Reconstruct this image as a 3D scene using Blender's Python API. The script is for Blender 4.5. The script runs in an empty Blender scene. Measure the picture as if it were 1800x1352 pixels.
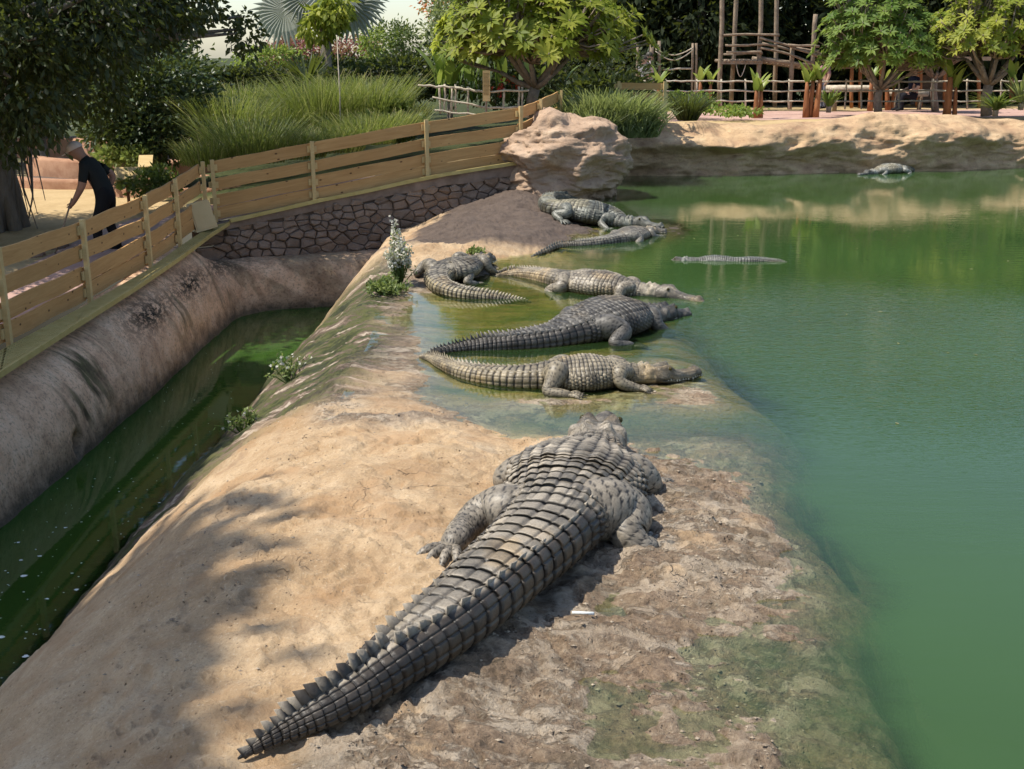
import bpy, math, random
import numpy as np
from mathutils import Vector, Matrix
random.seed(7); RNG = np.random.default_rng(7)
sc = bpy.context.scene
COL = sc.collection
PI = math.pi
R = math.radians

# ------------------------------------------------------------------ camera, sky, sun, exposure
F_PX, CAM_H = 2000.0, 2.5
PITCH = math.atan(576 / F_PX)
cam = bpy.data.cameras.new("camera"); camo = bpy.data.objects.new("camera", cam); COL.objects.link(camo)
camo.location = (0, 0, CAM_H); camo.rotation_euler = (PI / 2 - PITCH, 0, 0)
cam.sensor_width = 36; cam.lens = 36 * F_PX / 1800; cam.clip_start = .05; cam.clip_end = 3000
sc.camera = camo
SUN = Vector((-.48, -.04, .87)).normalized()
world = bpy.data.worlds.new("World"); sc.world = world; world.use_nodes = True
wn = world.node_tree.nodes; wl = world.node_tree.links
bg = wn["Background"]; sky = wn.new("ShaderNodeTexSky"); sky.sky_type = 'NISHITA'; sky.sun_disc = False
sky.sun_elevation = math.asin(SUN.z); sky.sun_rotation = math.atan2(SUN.x, SUN.y)
sky.dust_density = 1.0; sky.ozone_density = .6; sky.air_density = 1.0; sky.altitude = 50
wl.new(sky.outputs[0], bg.inputs[0]); bg.inputs[1].default_value = .15
sl = bpy.data.lights.new("sun", 'SUN'); sl.energy = 4.9; sl.angle = R(.55); sl.color = (1, .94, .84)
slo = bpy.data.objects.new("sun", sl); COL.objects.link(slo)
slo.rotation_euler = SUN.to_track_quat('Z', 'Y').to_euler()
sc.view_settings.view_transform = 'Standard'; sc.view_settings.look = 'None'
sc.view_settings.exposure = 0.38; sc.view_settings.gamma = 1
sc.cycles.use_denoising = True; sc.cycles.max_bounces = 5; sc.cycles.diffuse_bounces = 3; sc.cycles.glossy_bounces = 2; sc.cycles.transmission_bounces = 2; sc.cycles.transparent_max_bounces = 6
sc.cycles.use_adaptive_sampling = True; sc.cycles.adaptive_threshold = .02
sc.cycles.caustics_reflective = False; sc.cycles.caustics_refractive = False

# ------------------------------------------------------------------ helpers
def P(x, y, z=0.0):
    """photo pixel -> world point at height z"""
    u = (x - 900) / F_PX; v = (676 - y) / F_PX
    d = Vector((u, math.cos(PITCH) + v * math.sin(PITCH), -math.sin(PITCH) + v * math.cos(PITCH)))
    return Vector((0, 0, CAM_H)) + d * ((z - CAM_H) / d.z)
def PY(x, y, Y):
    """photo pixel -> world point at distance Y"""
    u = (x - 900) / F_PX; v = (676 - y) / F_PX
    d = Vector((u, math.cos(PITCH) + v * math.sin(PITCH), -math.sin(PITCH) + v * math.cos(PITCH)))
    return Vector((0, 0, CAM_H)) + d * (Y / d.y)
def ss(a, b, x):
    t = np.clip((x - a) / (b - a), 0, 1); return t * t * (3 - 2 * t)
def _hash(ix, iy, iz, seed):
    h = (ix * 374761393 + iy * 668265263 + iz * 2147483647 + seed * 974634777) & 0xFFFFFFFF
    h = ((h ^ (h >> 13)) * 1274126177) & 0xFFFFFFFF
    h = ((h ^ (h >> 16)) * 2246822519) & 0xFFFFFFFF
    return ((h ^ (h >> 15)) & 0xFFFFFF) / float(0xFFFFFF)
def vn(x, y, z=0.0, seed=0):
    x, y, z = np.broadcast_arrays(np.asarray(x, float), np.asarray(y, float), np.asarray(z, float))
    ix, iy, iz = np.floor(x).astype(np.int64), np.floor(y).astype(np.int64), np.floor(z).astype(np.int64)
    fx, fy, fz = x - ix, y - iy, z - iz
    fx, fy, fz = (f * f * f * (f * (f * 6 - 15) + 10) for f in (fx, fy, fz))
    r = 0
    for a in (0, 1):
        for b in (0, 1):
            for c in (0, 1):
                r = r + _hash(ix + a, iy + b, iz + c, seed) * (fx if a else 1 - fx) * (fy if b else 1 - fy) * (fz if c else 1 - fz)
    return r * 2 - 1
def fbm(x, y, z=0.0, o=4, seed=0, g=.5):
    r = 0; a = 1; f = 1; t = 0
    for i in range(o):
        r = r + a * vn(np.asarray(x) * f, np.asarray(y) * f, np.asarray(z) * f, seed + i); t += a; a *= g; f *= 2.03
    return r / t
def herm(tk, vk, t):
    """smooth (limited) interpolation of keys"""
    tk = np.asarray(tk, float); vk = np.asarray(vk, float)
    d = np.diff(vk) / np.diff(tk); m = np.zeros_like(vk)
    m[0], m[-1] = d[0], d[-1]
    for i in range(1, len(vk) - 1):
        m[i] = 0 if d[i - 1] * d[i] <= 0 else 2 * d[i - 1] * d[i] / (d[i - 1] + d[i])
    i = np.clip(np.searchsorted(tk, t) - 1, 0, len(tk) - 2)
    h = tk[i + 1] - tk[i]; u = np.clip((t - tk[i]) / h, 0, 1)
    return ((1 + 2 * u) * (1 - u) ** 2) * vk[i] + u * (1 - u) ** 2 * h * m[i] + u * u * (3 - 2 * u) * vk[i + 1] + u * u * (u - 1) * h * m[i + 1]
def spl(tk, vk, t):
    """catmull-rom like interpolation"""
    tk = np.asarray(tk, float); vk = np.asarray(vk, float); m = np.gradient(vk, tk)
    i = np.clip(np.searchsorted(tk, t) - 1, 0, len(tk) - 2)
    h = tk[i + 1] - tk[i]; u = np.clip((t - tk[i]) / h, 0, 1)
    return ((1 + 2 * u) * (1 - u) ** 2) * vk[i] + u * (1 - u) ** 2 * h * m[i] + u * u * (3 - 2 * u) * vk[i + 1] + u * u * (u - 1) * h * m[i + 1]

def root_loc(o):
    while o.parent: o = o.parent
    return np.array(o.location)
def link(name, me, mat=None, parent=None):
    o = bpy.data.objects.new(name, me); COL.objects.link(o)
    if mat is not None:
        for m in (mat if isinstance(mat, (list, tuple)) else [mat]): me.materials.append(m)
    if parent: o.parent = parent
    return o
def mk(name, V, Fs, mat=None, parent=None, smooth=False, attrs=None, mats=None):
    """mesh object from world-space verts; Fs = list of faces or int array (m,k)"""
    V = np.array(V, float).reshape(-1, 3)
    if parent is not None: V = V - root_loc(parent)
    me = bpy.data.meshes.new(name)
    if isinstance(Fs, np.ndarray):
        m, k = Fs.shape
        me.vertices.add(len(V)); me.vertices.foreach_set("co", V.astype(np.float32).ravel())
        me.loops.add(m * k); me.loops.foreach_set("vertex_index", Fs.astype(np.int32).ravel())
        me.polygons.add(m); me.polygons.foreach_set("loop_start", np.arange(0, m * k, k, dtype=np.int32))
        me.update(calc_edges=True)
    else:
        me.from_pydata(V.tolist(), [], Fs); me.update()
    if smooth: me.polygons.foreach_set("use_smooth", np.ones(len(me.polygons), bool))
    if mats is not None: me.polygons.foreach_set("material_index", np.asarray(mats, np.int32))
    for k, a in (attrs or {}).items():
        a = np.asarray(a, np.float32)
        if a.ndim == 1: me.attributes.new(k, 'FLOAT', 'POINT').data.foreach_set("value", a)
        else: me.attributes.new(k, 'FLOAT_COLOR', 'POINT').data.foreach_set("color", np.concatenate([a, np.ones((len(a), 1), np.float32)], 1).ravel())
    return link(name, me, mat, parent)
def empty(name, loc):
    o = bpy.data.objects.new(name, None); o.location = loc; o.empty_display_size = .1; COL.objects.link(o); return o
def tag(o, label=None, cat=None, group=None, kind=None):
    if label: o["label"] = label
    if cat: o["category"] = cat
    if group: o["group"] = group
    if kind: o["kind"] = kind
    return o
def thing(name, loc, label, cat, group=None): return tag(empty(name, loc), label, cat, group)
def grid_faces(n, m, wrap=False):
    """faces of an n x m vertex grid (row major); wrap closes the m direction"""
    i = np.arange(n - 1)[:, None]; j = np.arange(m if wrap else m - 1)[None, :]
    j2 = (j + 1) % m
    return np.stack([i * m + j, i * m + j2, (i + 1) * m + j2, (i + 1) * m + j], -1).reshape(-1, 4)
class MB:
    """collects simple solids into one mesh"""
    def __init__(s): s.V = []; s.F = []
    def add(s, V, F):
        k = len(s.V); s.V += [tuple(v) for v in V]; s.F += [tuple(i + k for i in f) for f in F]; return s
    def box(s, c, size, rot=None):
        c = Vector(c); hx, hy, hz = (d / 2 for d in size); M = rot or Matrix.Identity(3)
        v = [c + M @ Vector((x * hx, y * hy, z * hz)) for x in (-1, 1) for y in (-1, 1) for z in (-1, 1)]
        return s.add(v, [(0, 1, 3, 2), (4, 6, 7, 5), (0, 4, 5, 1), (2, 3, 7, 6), (0, 2, 6, 4), (1, 5, 7, 3)])
    def bar(s, a, b, w, h, up=(0, 0, 1)):
        a, b = Vector(a), Vector(b); x = (b - a); L = x.length; x.normalize(); u = Vector(up)
        y = u.cross(x)
        if y.length < 1e-4: y = Vector((1, 0, 0)).cross(x)
        y.normalize(); z = x.cross(y)
        return s.box((a + b) / 2, (L, w, h), Matrix((x, y, z)).transposed())
    def tube(s, pts, rad, n=7, wob=0.0):
        pts = [Vector(p) for p in pts]
        if not isinstance(rad, (list, tuple)): rad = [rad] * len(pts)
        V = []; F = []; side = None
        for i, p in enumerate(pts):
            d = (pts[min(i + 1, len(pts) - 1)] - pts[max(i - 1, 0)]).normalized()
            if side is None: side = (Vector((0, 0, 1)) if abs(d.z) < .9 else Vector((1, 0, 0))).cross(d).normalized()
            side = (side - d * side.dot(d)).normalized(); up = d.cross(side)
            for j in range(n):
                a = 2 * PI * j / n; r = rad[i] * (1 + wob * random.uniform(-1, 1))
                V.append(p + side * math.cos(a) * r + up * math.sin(a) * r)
        for i in range(len(pts) - 1):
            for j in range(n):
                F.append((i * n + j, i * n + (j + 1) % n, (i + 1) * n + (j + 1) % n, (i + 1) * n + j))
        F.append(tuple(range(n))[::-1]); F.append(tuple((len(pts) - 1) * n + j for j in range(n)))
        return s.add(V, F)
    def build(s, name, mat, parent=None, smooth=False): return mk(name, s.V, s.F, mat, parent, smooth)

# ------------------------------------------------------------------ materials
class NB:
    def __init__(s, name):
        s.m = bpy.data.materials.new(name); s.m.use_nodes = True; s.t = s.m.node_tree
        for n in list(s.t.nodes): s.t.nodes.remove(n)
        s.out = s.n('OutputMaterial')
    def n(s, typ, ins=None, **props):
        nd = s.t.nodes.new('ShaderNode' + typ)
        for k, v in props.items(): setattr(nd, k, v)
        for k, v in (ins or {}).items(): s.set(nd, k, v)
        return nd
    def set(s, nd, k, v):
        inp = nd.inputs[k]
        if hasattr(v, 'is_output') or isinstance(v, bpy.types.NodeSocket): s.t.links.new(v, inp)
        elif isinstance(v, bpy.types.Node): s.t.links.new(v.outputs[0], inp)
        else: inp.default_value = (tuple(v) + (1,)) if (isinstance(v, (tuple, list)) and len(v) == 3 and inp.type == 'RGBA') else v
    def pos(s): return s.n('NewGeometry').outputs['Position']
    def obj(s): return s.n('TexCoord').outputs['Object']
    def map(s, vec, scale=(1, 1, 1), rot=(0, 0, 0)): return s.n('Mapping', {'Vector': vec, 'Scale': scale, 'Rotation': rot}).outputs[0]
    def noise(s, vec, scale, detail=5, rough=.55, dist=0): return s.n('TexNoise', {'Vector': vec, 'Scale': scale, 'Detail': detail, 'Roughness': rough, 'Distortion': dist}).outputs[0]
    def vor(s, vec, scale, feature='F1'): return s.n('TexVoronoi', {'Vector': vec, 'Scale': scale}, feature=feature).outputs['Distance']
    def ramp(s, fac, *stops):
        r = s.n('ValToRGB', {'Fac': fac}); e = r.color_ramp.elements
        while len(e) < len(stops): e.new(.5)
        for el, (p, c) in zip(e, stops): el.position = p; el.color = (tuple(c) + (1,)) if isinstance(c, tuple) else (c, c, c, 1)
        return r.outputs[0]
    def attr(s, name, out='Fac'): return s.n('Attribute', attribute_name=name).outputs[out]
    def mix(s, fac, a, b, mode='MIX'):
        m = s.n('Mix', data_type='RGBA', blend_type=mode)
        for k, v in ((0, fac), (6, a), (7, b)): s.set(m, k, v)
        return m.outputs[2]
    def math(s, op, a, b=0.0, c=0.0, clamp=False):
        m = s.n('Math', operation=op, use_clamp=clamp)
        s.set(m, 0, a); s.set(m, 1, b); s.set(m, 2, c); return m.outputs[0]
    def bump(s, h, strength=.5, dist=.02, normal=None):
        i = {'Height': h, 'Strength': strength, 'Distance': dist}
        if normal is not None: i['Normal'] = normal
        return s.n('Bump', i).outputs[0]
    def bsdf(s, color, rough=.8, normal=None, spec=.3, metal=0.0):
        i = {'Base Color': color, 'Roughness': rough, 'Specular IOR Level': spec, 'Metallic': metal}
        if normal is not None: i['Normal'] = normal
        return s.n('BsdfPrincipled', i).outputs[0]
    def end(s, shader): s.set(s.out, 'Surface', shader); return s.m
def simple(name, c1, c2, scale=8.0, rough=.8, bump=.3, bscale=None, stretch=(1, 1, 1), spec=.25, bdist=.01):
    b = NB(name); v = b.map(b.obj(), stretch); n = b.noise(v, scale, 6, .6)
    return b.end(b.bsdf(b.ramp(n, (.3, c1), (.7, c2)), rough, b.bump(b.noise(v, bscale or scale * 4, 6, .65), bump, bdist), spec))
def leafmat(name, c1, c2, trans=.35, rough=.5, spec=.3):
    b = NB(name); t = b.attr('tint'); col = b.ramp(t, (0.0, c1), (1.0, c2))
    p = b.bsdf(col, rough, spec=spec); tr = b.n('BsdfTranslucent', {'Color': b.mix(.35, col, (.5, .6, .08), 'MIX')})
    return b.end(b.n('MixShader', {0: trans, 1: p, 2: tr.outputs[0]}).outputs[0])

# --- rock of the bank
def rock_bank_mat():
    b = NB('bank_rock'); p = b.pos()
    big = b.noise(p, .9, 5, .6); mid = b.noise(p, 4.5, 8, .65); fine = b.noise(p, 60, 8, .75)
    dry = b.ramp(b.mix(.45, big, mid), (.30, (.26, .165, .085)), (.44, (.385, .26, .142)), (.56, (.485, .35, .21)), (.70, (.55, .43, .285)))
    dry = b.mix(b.ramp(fine, (.34, .75), (.47, 0.0)), dry, (.24, .165, .10)); dry = b.mix(b.ramp(fine, (.56, 0.0), (.68, .5)), dry, (.72, .62, .48))
    dry = b.mix(b.ramp(b.noise(p, 1.7, 6, .65), (.50, 0.0), (.62, .6)), dry, (.36, .215, .105)); dry = b.mix(b.ramp(b.noise(p, 2.6, 8, .7, .3), (.30, .6), (.42, 0.0)), dry, (.25, .165, .10))
    # dark cracks and pits
    cr = b.vor(b.n('VectorMath', {0: p, 1: b.n('TexNoise', {'Vector': p, 'Scale': 3.0, 'Detail': 4}).outputs[1]}, operation='ADD').outputs[0], 1.25, 'DISTANCE_TO_EDGE')
    crm = b.math('MULTIPLY', b.ramp(cr, (0.0, 1.0), (.006, 0.0)), b.ramp(b.noise(p, 1.1, 2), (.54, 0.0), (.66, .75)))
    dry = b.mix(crm, dry, (.10, .07, .05))
    pits = b.ramp(b.vor(b.map(p, (1, 1, .6)), 30), (.06, 1.0), (.20, 0.0))
    pits = b.math('MULTIPLY', pits, b.ramp(b.noise(p, 6, 3), (.46, 0.0), (.58, 1.0)))
    dry = b.mix(b.math('MULTIPLY', pits, .9), dry, (.12, .075, .04))
    # wet mottled zone
    wet = b.attr('wet'); wm = b.noise(b.map(p, (1.0, 1.5, 1.5)), 3.6, 9, .68); wm2 = b.noise(p, 24, 10, .75)
    wetc = b.ramp(b.mix(.55, wm, wm2), (.32, (.045, .034, .023)), (.41, (.15, .105, .066)), (.48, (.27, .19, .122)), (.55, (.38, .28, .185)), (.62, (.52, .42, .295)), (.72, (.66, .56, .43)))
    wetc = b.mix(b.ramp(b.noise(p, 1.35, 5, .6), (.46, 0.0), (.60, .70)), wetc, b.ramp(wm2, (.38, (.16, .105, .064)), (.62, (.42, .295, .19))))
    crust = b.math('MULTIPLY', b.ramp(b.noise(b.map(p, (1.0, 1.7, 1)), 3.1, 10, .72, .4), (.48, 0.0), (.53, 1.0)), b.ramp(b.noise(p, 1.0, 3), (.38, .3), (.55, 1.0)))
    wetc = b.mix(crust, wetc, b.ramp(wm2, (.3, (.34, .25, .165)), (.6, (.56, .46, .34))))
    spk = b.ramp(b.vor(p, 40), (.10, 1.0), (.24, 0.0)); spk = b.math('MULTIPLY', spk, b.ramp(b.noise(p, 5, 4), (.48, 0.0), (.6, 1.0)))
    wetc = b.mix(b.math('MULTIPLY', spk, .8), wetc, (.03, .022, .015))
    wetc = b.mix(b.ramp(b.noise(p, 2.3, 5, .6, .5), (.55, 0.0), (.7, .55)), wetc, (.085, .075, .045))
    col = b.mix(wet, dry, wetc)
    br = b.attr('brown'); col = b.mix(br, col, b.ramp(mid, (.3, (.068, .048, .036)), (.7, (.125, .092, .070))))
    # flow streaks with algae on the overflow slope
    al = b.attr('algae')
    st = b.noise(b.map(b.attr('flow', 'Color'), (1, 1, 1)), 1.0, 7, .62)
    stc = b.ramp(st, (.32, (.014, .016, .007)), (.43, (.036, .042, .011)), (.50, (.08, .085, .022)), (.545, (.085, .060, .040)), (.59, (.17, .12, .082)), (.645, (.46, .38, .29)), (.68, (.13, .09, .062)), (.82, (.27, .19, .13)))
    col = b.mix(al, col, stc)
    # submerged algae film
    sub = b.attr('sub'); sn = b.noise(b.map(p, (.8, 2.2, 1)), 1.6, 6, .6)
    subc = b.ramp(sn, (.34, (.11, .14, .015)), (.45, (.23, .21, .03)), (.54, (.40, .27, .065)), (.66, (.48, .34, .17)))
    col = b.mix(sub, col, subc)
    lo = b.attr('slime'); col = b.mix(lo, col, b.ramp(mid, (.35, (.018, .022, .012)), (.7, (.06, .065, .03))))
    wl_ = b.math('MAXIMUM', wet, b.math('MAXIMUM', b.math('MULTIPLY', al, .6), sub))
    rough = b.math('SUBTRACT', .92, b.math('MULTIPLY', wl_, b.ramp(b.noise(p, 3.1, 5, .6), (.4, .12), (.62, .55))))
    h = b.math('ADD', b.math('MULTIPLY', mid, 1.0), b.math('MULTIPLY', fine, .32))
    h = b.math('SUBTRACT', h, b.math('MULTIPLY', pits, .25)); h = b.math('SUBTRACT', h, b.math('MULTIPLY', crm, .6))
    h = b.math('ADD', h, b.math('MULTIPLY', b.math('ADD', b.math('MULTIPLY', wm2, 1.1), b.math('SUBTRACT', b.math('MULTIPLY', crust, .45), b.math('MULTIPLY', spk, .4))), wet))
    h = b.math('ADD', h, b.math('MULTIPLY', b.math('MULTIPLY', st, al), 1.2))
    return b.end(b.bsdf(col, rough, b.bump(h, 1.0, .035), .35))
def water_mat(name, body, k, ripple, deepcol=None):
    b = NB(name); p = b.pos(); d = b.attr('depth')
    op = b.math('SUBTRACT', 1.0, b.math('POWER', 2.718, b.math('MULTIPLY', d, -k)), clamp=True)
    n1 = b.noise(b.map(p, (1.0, 2.4, 1), (0, 0, .25)), 3.2, 3, .5, .3); n2 = b.noise(b.map(p, (1.1, 3.2, 1), (0, 0, -.15)), 9, 2, .5)
    area = b.ramp(b.noise(p, .35, 2), (.38, .25), (.62, 1.0))
    # gentle concentric ripples spreading from the bank edge
    wv = b.n('TexWave', {'Vector': b.map(p, (1, 1, 1)), 'Scale': 2.1, 'Distortion': 2.2, 'Detail': 2, 'Detail Scale': .8}, wave_type='BANDS', bands_direction='Y').outputs[1]
    h = b.math('ADD', b.math('MULTIPLY', n1, .8), b.math('MULTIPLY', n2, .25))
    n3 = b.noise(b.map(p, (1.0, 4.5, 1), (0, 0, .12)), 11, 2, .45, .5)
    ds = b.n('VectorMath', {0: b.map(p, (.22, .20, 0)), 1: (.80, 1.95, 0)}, operation='DISTANCE').outputs['Value']
    zone = b.ramp(ds, (.25, 1.0), (.95, .12))
    h = b.math('MULTIPLY', b.math('ADD', b.math('ADD', h, b.math('MULTIPLY', wv, .10)), b.math('MULTIPLY', b.math('MULTIPLY', n3, zone), 1.3)), b.math('MAXIMUM', b.math('MULTIPLY', area, .5), zone))
    nm = b.bump(h, ripple, .02)
    bodyc = b.ramp(b.noise(p, .22, 3, .5), (.3, tuple(c * .82 for c in body)), (.7, tuple(c * 1.18 for c in body)))
    dif = b.n('BsdfDiffuse', {'Color': bodyc}); tra = b.n('BsdfTransparent', {'Color': (.90, .97, .86)})
    base = b.n('MixShader', {0: op, 1: tra.outputs[0], 2: dif.outputs[0]})
    gl = b.n('BsdfGlossy', {'Color': (1, 1, 1), 'Roughness': .03, 'Normal': nm}); fr = b.n('Fresnel', {'IOR': 1.33, 'Normal': nm})
    return b.end(b.n('MixShader', {0: fr.outputs[0], 1: base.outputs[0], 2: gl.outputs[0]}).outputs[0])
M = {}
M['bank'] = rock_bank_mat()
M['pool'] = water_mat('pool_water', (.034, .072, .020), 7.0, .22)
M['moat'] = water_mat('moat_water', (.034, .078, .013), 4.5, .10)

# ------------------------------------------------------------------ the rock bank between moat and pool (height field)
MOAT_Z = -1.6
# station: Y, X of moat waterline, then from the crest on (X, Z) pairs
ST = [
 (1.0, -3.70, [(-1.35, .02), (-.9, .10), (-.3, .12), (.3, .055), (.8, .042), (1.10, .018), (1.42, -.09), (1.90, -.95)]),
 (3.5, -3.62, [(-1.45, .02), (-.95, .12), (-.4, .12), (.2, .055), (.75, .042), (1.18, .018), (1.50, -.09), (2.0, -.95)]),
 (5.0, -3.55, [(-1.55, .03), (-1.0, .14), (-.4, .14), (.2, .07), (.8, .045), (1.32, .018), (1.64, -.09), (2.12, -.95)]),
 (6.2, -3.47, [(-1.55, .02), (-1.0, .14), (-.4, .15), (.3, .085), (.9, .05), (1.45, .018), (1.76, -.09), (2.25, -.95)]),
 (7.2, -3.42, [(-1.45, .01), (-1.0, .10), (-.4, .10), (.3, .06), (.9, .05), (1.58, .01), (1.86, -.09), (2.38, -.95)]),
 (7.75, -3.40, [(-1.35, .02), (-1.0, .06), (-.4, .03), (.2, -.03), (.8, -.06), (1.45, -.06), (1.95, -.18), (2.7, -1.3)]),
 (8.2, -3.38, [(-1.3, .02), (-.95, .025), (-.4, -.01), (.2, .012), (.8, .015), (1.5, .018), (1.90, -.08), (2.7, -1.3)]),
 (8.9, -3.35, [(-1.3, .02), (-.95, .015), (-.4, -.045), (.2, -.05), (.8, -.03), (1.4, .0), (1.80, -.10), (2.7, -1.3)]),
 (10.0, -3.30, [(-1.3, .02), (-.95, .005), (-.4, -.05), (.2, -.06), (.8, -.05), (1.4, -.04), (1.80, -.12), (2.7, -1.3)]),
 (11.5, -3.25, [(-1.4, .02), (-1.0, .0), (-.4, -.045), (.2, -.05), (.8, -.06), (1.4, -.09), (1.85, -.25), (2.7, -1.4)]),
 (12.8, -3.15, [(-1.5, .02), (-1.1, .015), (-.4, -.03), (.2, -.05), (.8, -.07), (1.5, -.16), (2.0, -.4), (2.8, -1.4)]),
 (14.0, -3.02, [(-1.6, .07), (-1.2, .14), (-.6, .09), (.1, -.04), (.8, -.10), (1.5, -.2), (2.0, -.4), (2.8, -1.4)]),
 (15.0, -2.92, [(-1.7, .05), (-1.2, .13), (-.5, .12), (.2, .04), (.9, -.06), (1.5, -.12), (2.0, -.25), (2.8, -1.4)]),
 (16.2, -2.82, [(-1.8, -.10), (-1.3, .02), (-.6, .13), (.1, .14), (.8, .03), (1.5, -.05), (2.2, -.03), (3.1, -1.0)]),
 (17.4, -2.70, [(-1.9, -.22), (-1.4, -.08), (-.6, .11), (.1, .18), (.8, .07), (1.6, -.03), (2.5, .02), (3.2, -1.0)]),
 (19.0, -2.52, [(-2.0, -.36), (-1.5, -.20), (-.7, .08), (.1, .22), (.8, .08), (1.6, -.03), (2.4, -.12), (3.3, -1.1)]),
 (21.0, -2.50, [(-2.1, -.6), (-1.6, -.4), (-.8, -.05), (.0, .15), (.8, .05), (1.6, -.1), (2.4, -.4), (3.3, -1.3)]),
 (29.0, -2.50, [(-2.1, -.6), (-1.6, -.4), (-.8, -.05), (.0, .1), (.8, .0), (1.6, -.3), (2.4, -.8), (3.3, -1.4)]),
]
SY = np.array([s[0] for s in ST])
def stx(s):
    wl_, pts = s[1], s[2]; cx, cz = pts[0]
    X = [-6.0, wl_ - .45, wl_, wl_ + .40 * (cx - wl_), wl_ + .74 * (cx - wl_)] + [p[0] for p in pts] + [8.0, 26.0]
    dz = cz - MOAT_Z
    Z = [-2.4, -2.25, MOAT_Z, MOAT_Z + .50 * dz, MOAT_Z + .84 * dz] + [p[1] for p in pts] + [-1.7, -1.7]
    return X, Z
KX = np.array([stx(s)[0] for s in ST]); KZ = np.array([stx(s)[1] for s in ST])
def crest_x(Y): return herm(SY, KX[:, 5], Y)
def wl_x(Y): return herm(SY, KX[:, 2], Y)
def axis_x(Y): return np.interp(Y, [2.5, 3.5, 4.6, 5.6, 6.5, 7.4], [-1.3, -.92, -.35, .08, .40, .62])
def terrain(X, Y, detail=True):
    """height for 1-D arrays of points"""
    X = np.asarray(X, float).ravel(); Y = np.asarray(Y, float).ravel(); X0 = X
    X = X + ss(.45, 1.1, X) * ss(4, 2.6, X) * (.04 + .15 * vn(X * .5, Y * 1.15, 0, 201) + .10 * fbm(X * 2.2, Y * 3.0, 0, 4, 202))
    kx = np.stack([herm(SY, KX[:, j], Y) for j in range(KX.shape[1])], 1)
    kz = np.stack([herm(SY, KZ[:, j], Y) for j in range(KX.shape[1])], 1)
    n = kx.shape[1]; d = np.diff(kz, axis=1) / np.diff(kx, axis=1)
    m = np.zeros_like(kz); m[:, 0] = d[:, 0]; m[:, -1] = d[:, -1]
    a, b = d[:, :-1], d[:, 1:]; pr = a * b
    m[:, 1:-1] = np.where(pr > 0, 2 * pr / np.where(np.abs(a + b) < 1e-9, 1e-9, a + b), 0)
    i = np.clip((X[:, None] > kx).sum(1) - 1, 0, n - 2); r = np.arange(len(X))
    h = kx[r, i + 1] - kx[r, i]; u = np.clip((X - kx[r, i]) / h, 0, 1)
    z = ((1 + 2 * u) * (1 - u) ** 2) * kz[r, i] + u * (1 - u) ** 2 * h * m[r, i] + u * u * (3 - 2 * u) * kz[r, i + 1] + u * u * (u - 1) * h * m[r, i + 1]
    X = X0; cx = crest_x(Y); slope = ss(.3, -.5, X - cx)
    shelf = ss(7.5, 8.1, Y) * ss(14, 13, Y) * ss(-.2, .3, X - cx)
    amp = .055 - .042 * shelf
    z = z + fbm(X * 1.1, Y * 1.1, 0, 3, 11) * amp * 1.7
    if detail:
        wet = wetmask(X, Y)
        sn_ = fbm(X * .9 + 3, Y * 1.25, 0, 5, 111, .55); z = z + (np.floor(sn_ * 6) / 6 - sn_) * .15 * (1 - .75 * shelf) * (1 - .5 * slope)
        z = z + fbm(X * 4.5, Y * 4.5, 0, 5, 21, .58) * (.030 - .020 * shelf)
        z = z + fbm(X * 7, Y * 11, 0, 4, 31, .6) * .022 * wet * (1 - .65 * shelf)
        rid = 1 - np.abs(fbm(X * 3.2, Y * 5.0, 0, 4, 41, .55)) * 2.2
        z = z - np.clip(rid - .72, 0, 1) * .09 * wet * (1 - shelf)
        # drip ridges running down the overflow slope
        t = (Y * 1.0 + X * .55)
        z = z + slope * ss(7.0, 8.5, Y) * ss(15, 13.5, Y) * fbm(t * 4.2, X * .7, 0, 5, 51, .65) * .11
        z = z + slope * fbm(X * 1.6 + Y * .9, Y * .9, 0, 4, 61) * .05
        # shallow trickle channel right of the big animal
        chx = np.interp(Y, [2, 3.6, 4.6, 5.4, 6.0], [.15, .33, .42, .52, .60])
        z = z - .030 * np.exp(-((X - chx) / .09) ** 2) * ss(6.1, 5.5, Y)
        z = z - .03 * np.exp(-(((X - .28) / .20) ** 2 + ((Y - 4.25) / .3) ** 2)) - .035 * np.exp(-(((X - .62) / .22) ** 2 + ((Y - 3.62) / .14) ** 2)) - .03 * np.exp(-(((X - .10) / .25) ** 2 + ((Y - 4.75) / .18) ** 2))
    return z
def wetmask(X, Y):
    n = fbm(X * 1.3, Y * 1.3, 0, 4, 71) * .30
    near = ss(.0, .22, X - axis_x(Y) - .02 + n * .8) * ss(7.75, 7.55, Y)
    mid = ss(7.4, 7.8, Y + n * .9) * ss(14.6, 13.9, Y + n) * ss(-.25, .1, X - crest_x(Y) + n)
    far = ss(14.5, 15, Y) * ss(.0, .5, X - .6 + n)
    return np.clip(near + mid + far, 0, 1)

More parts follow.
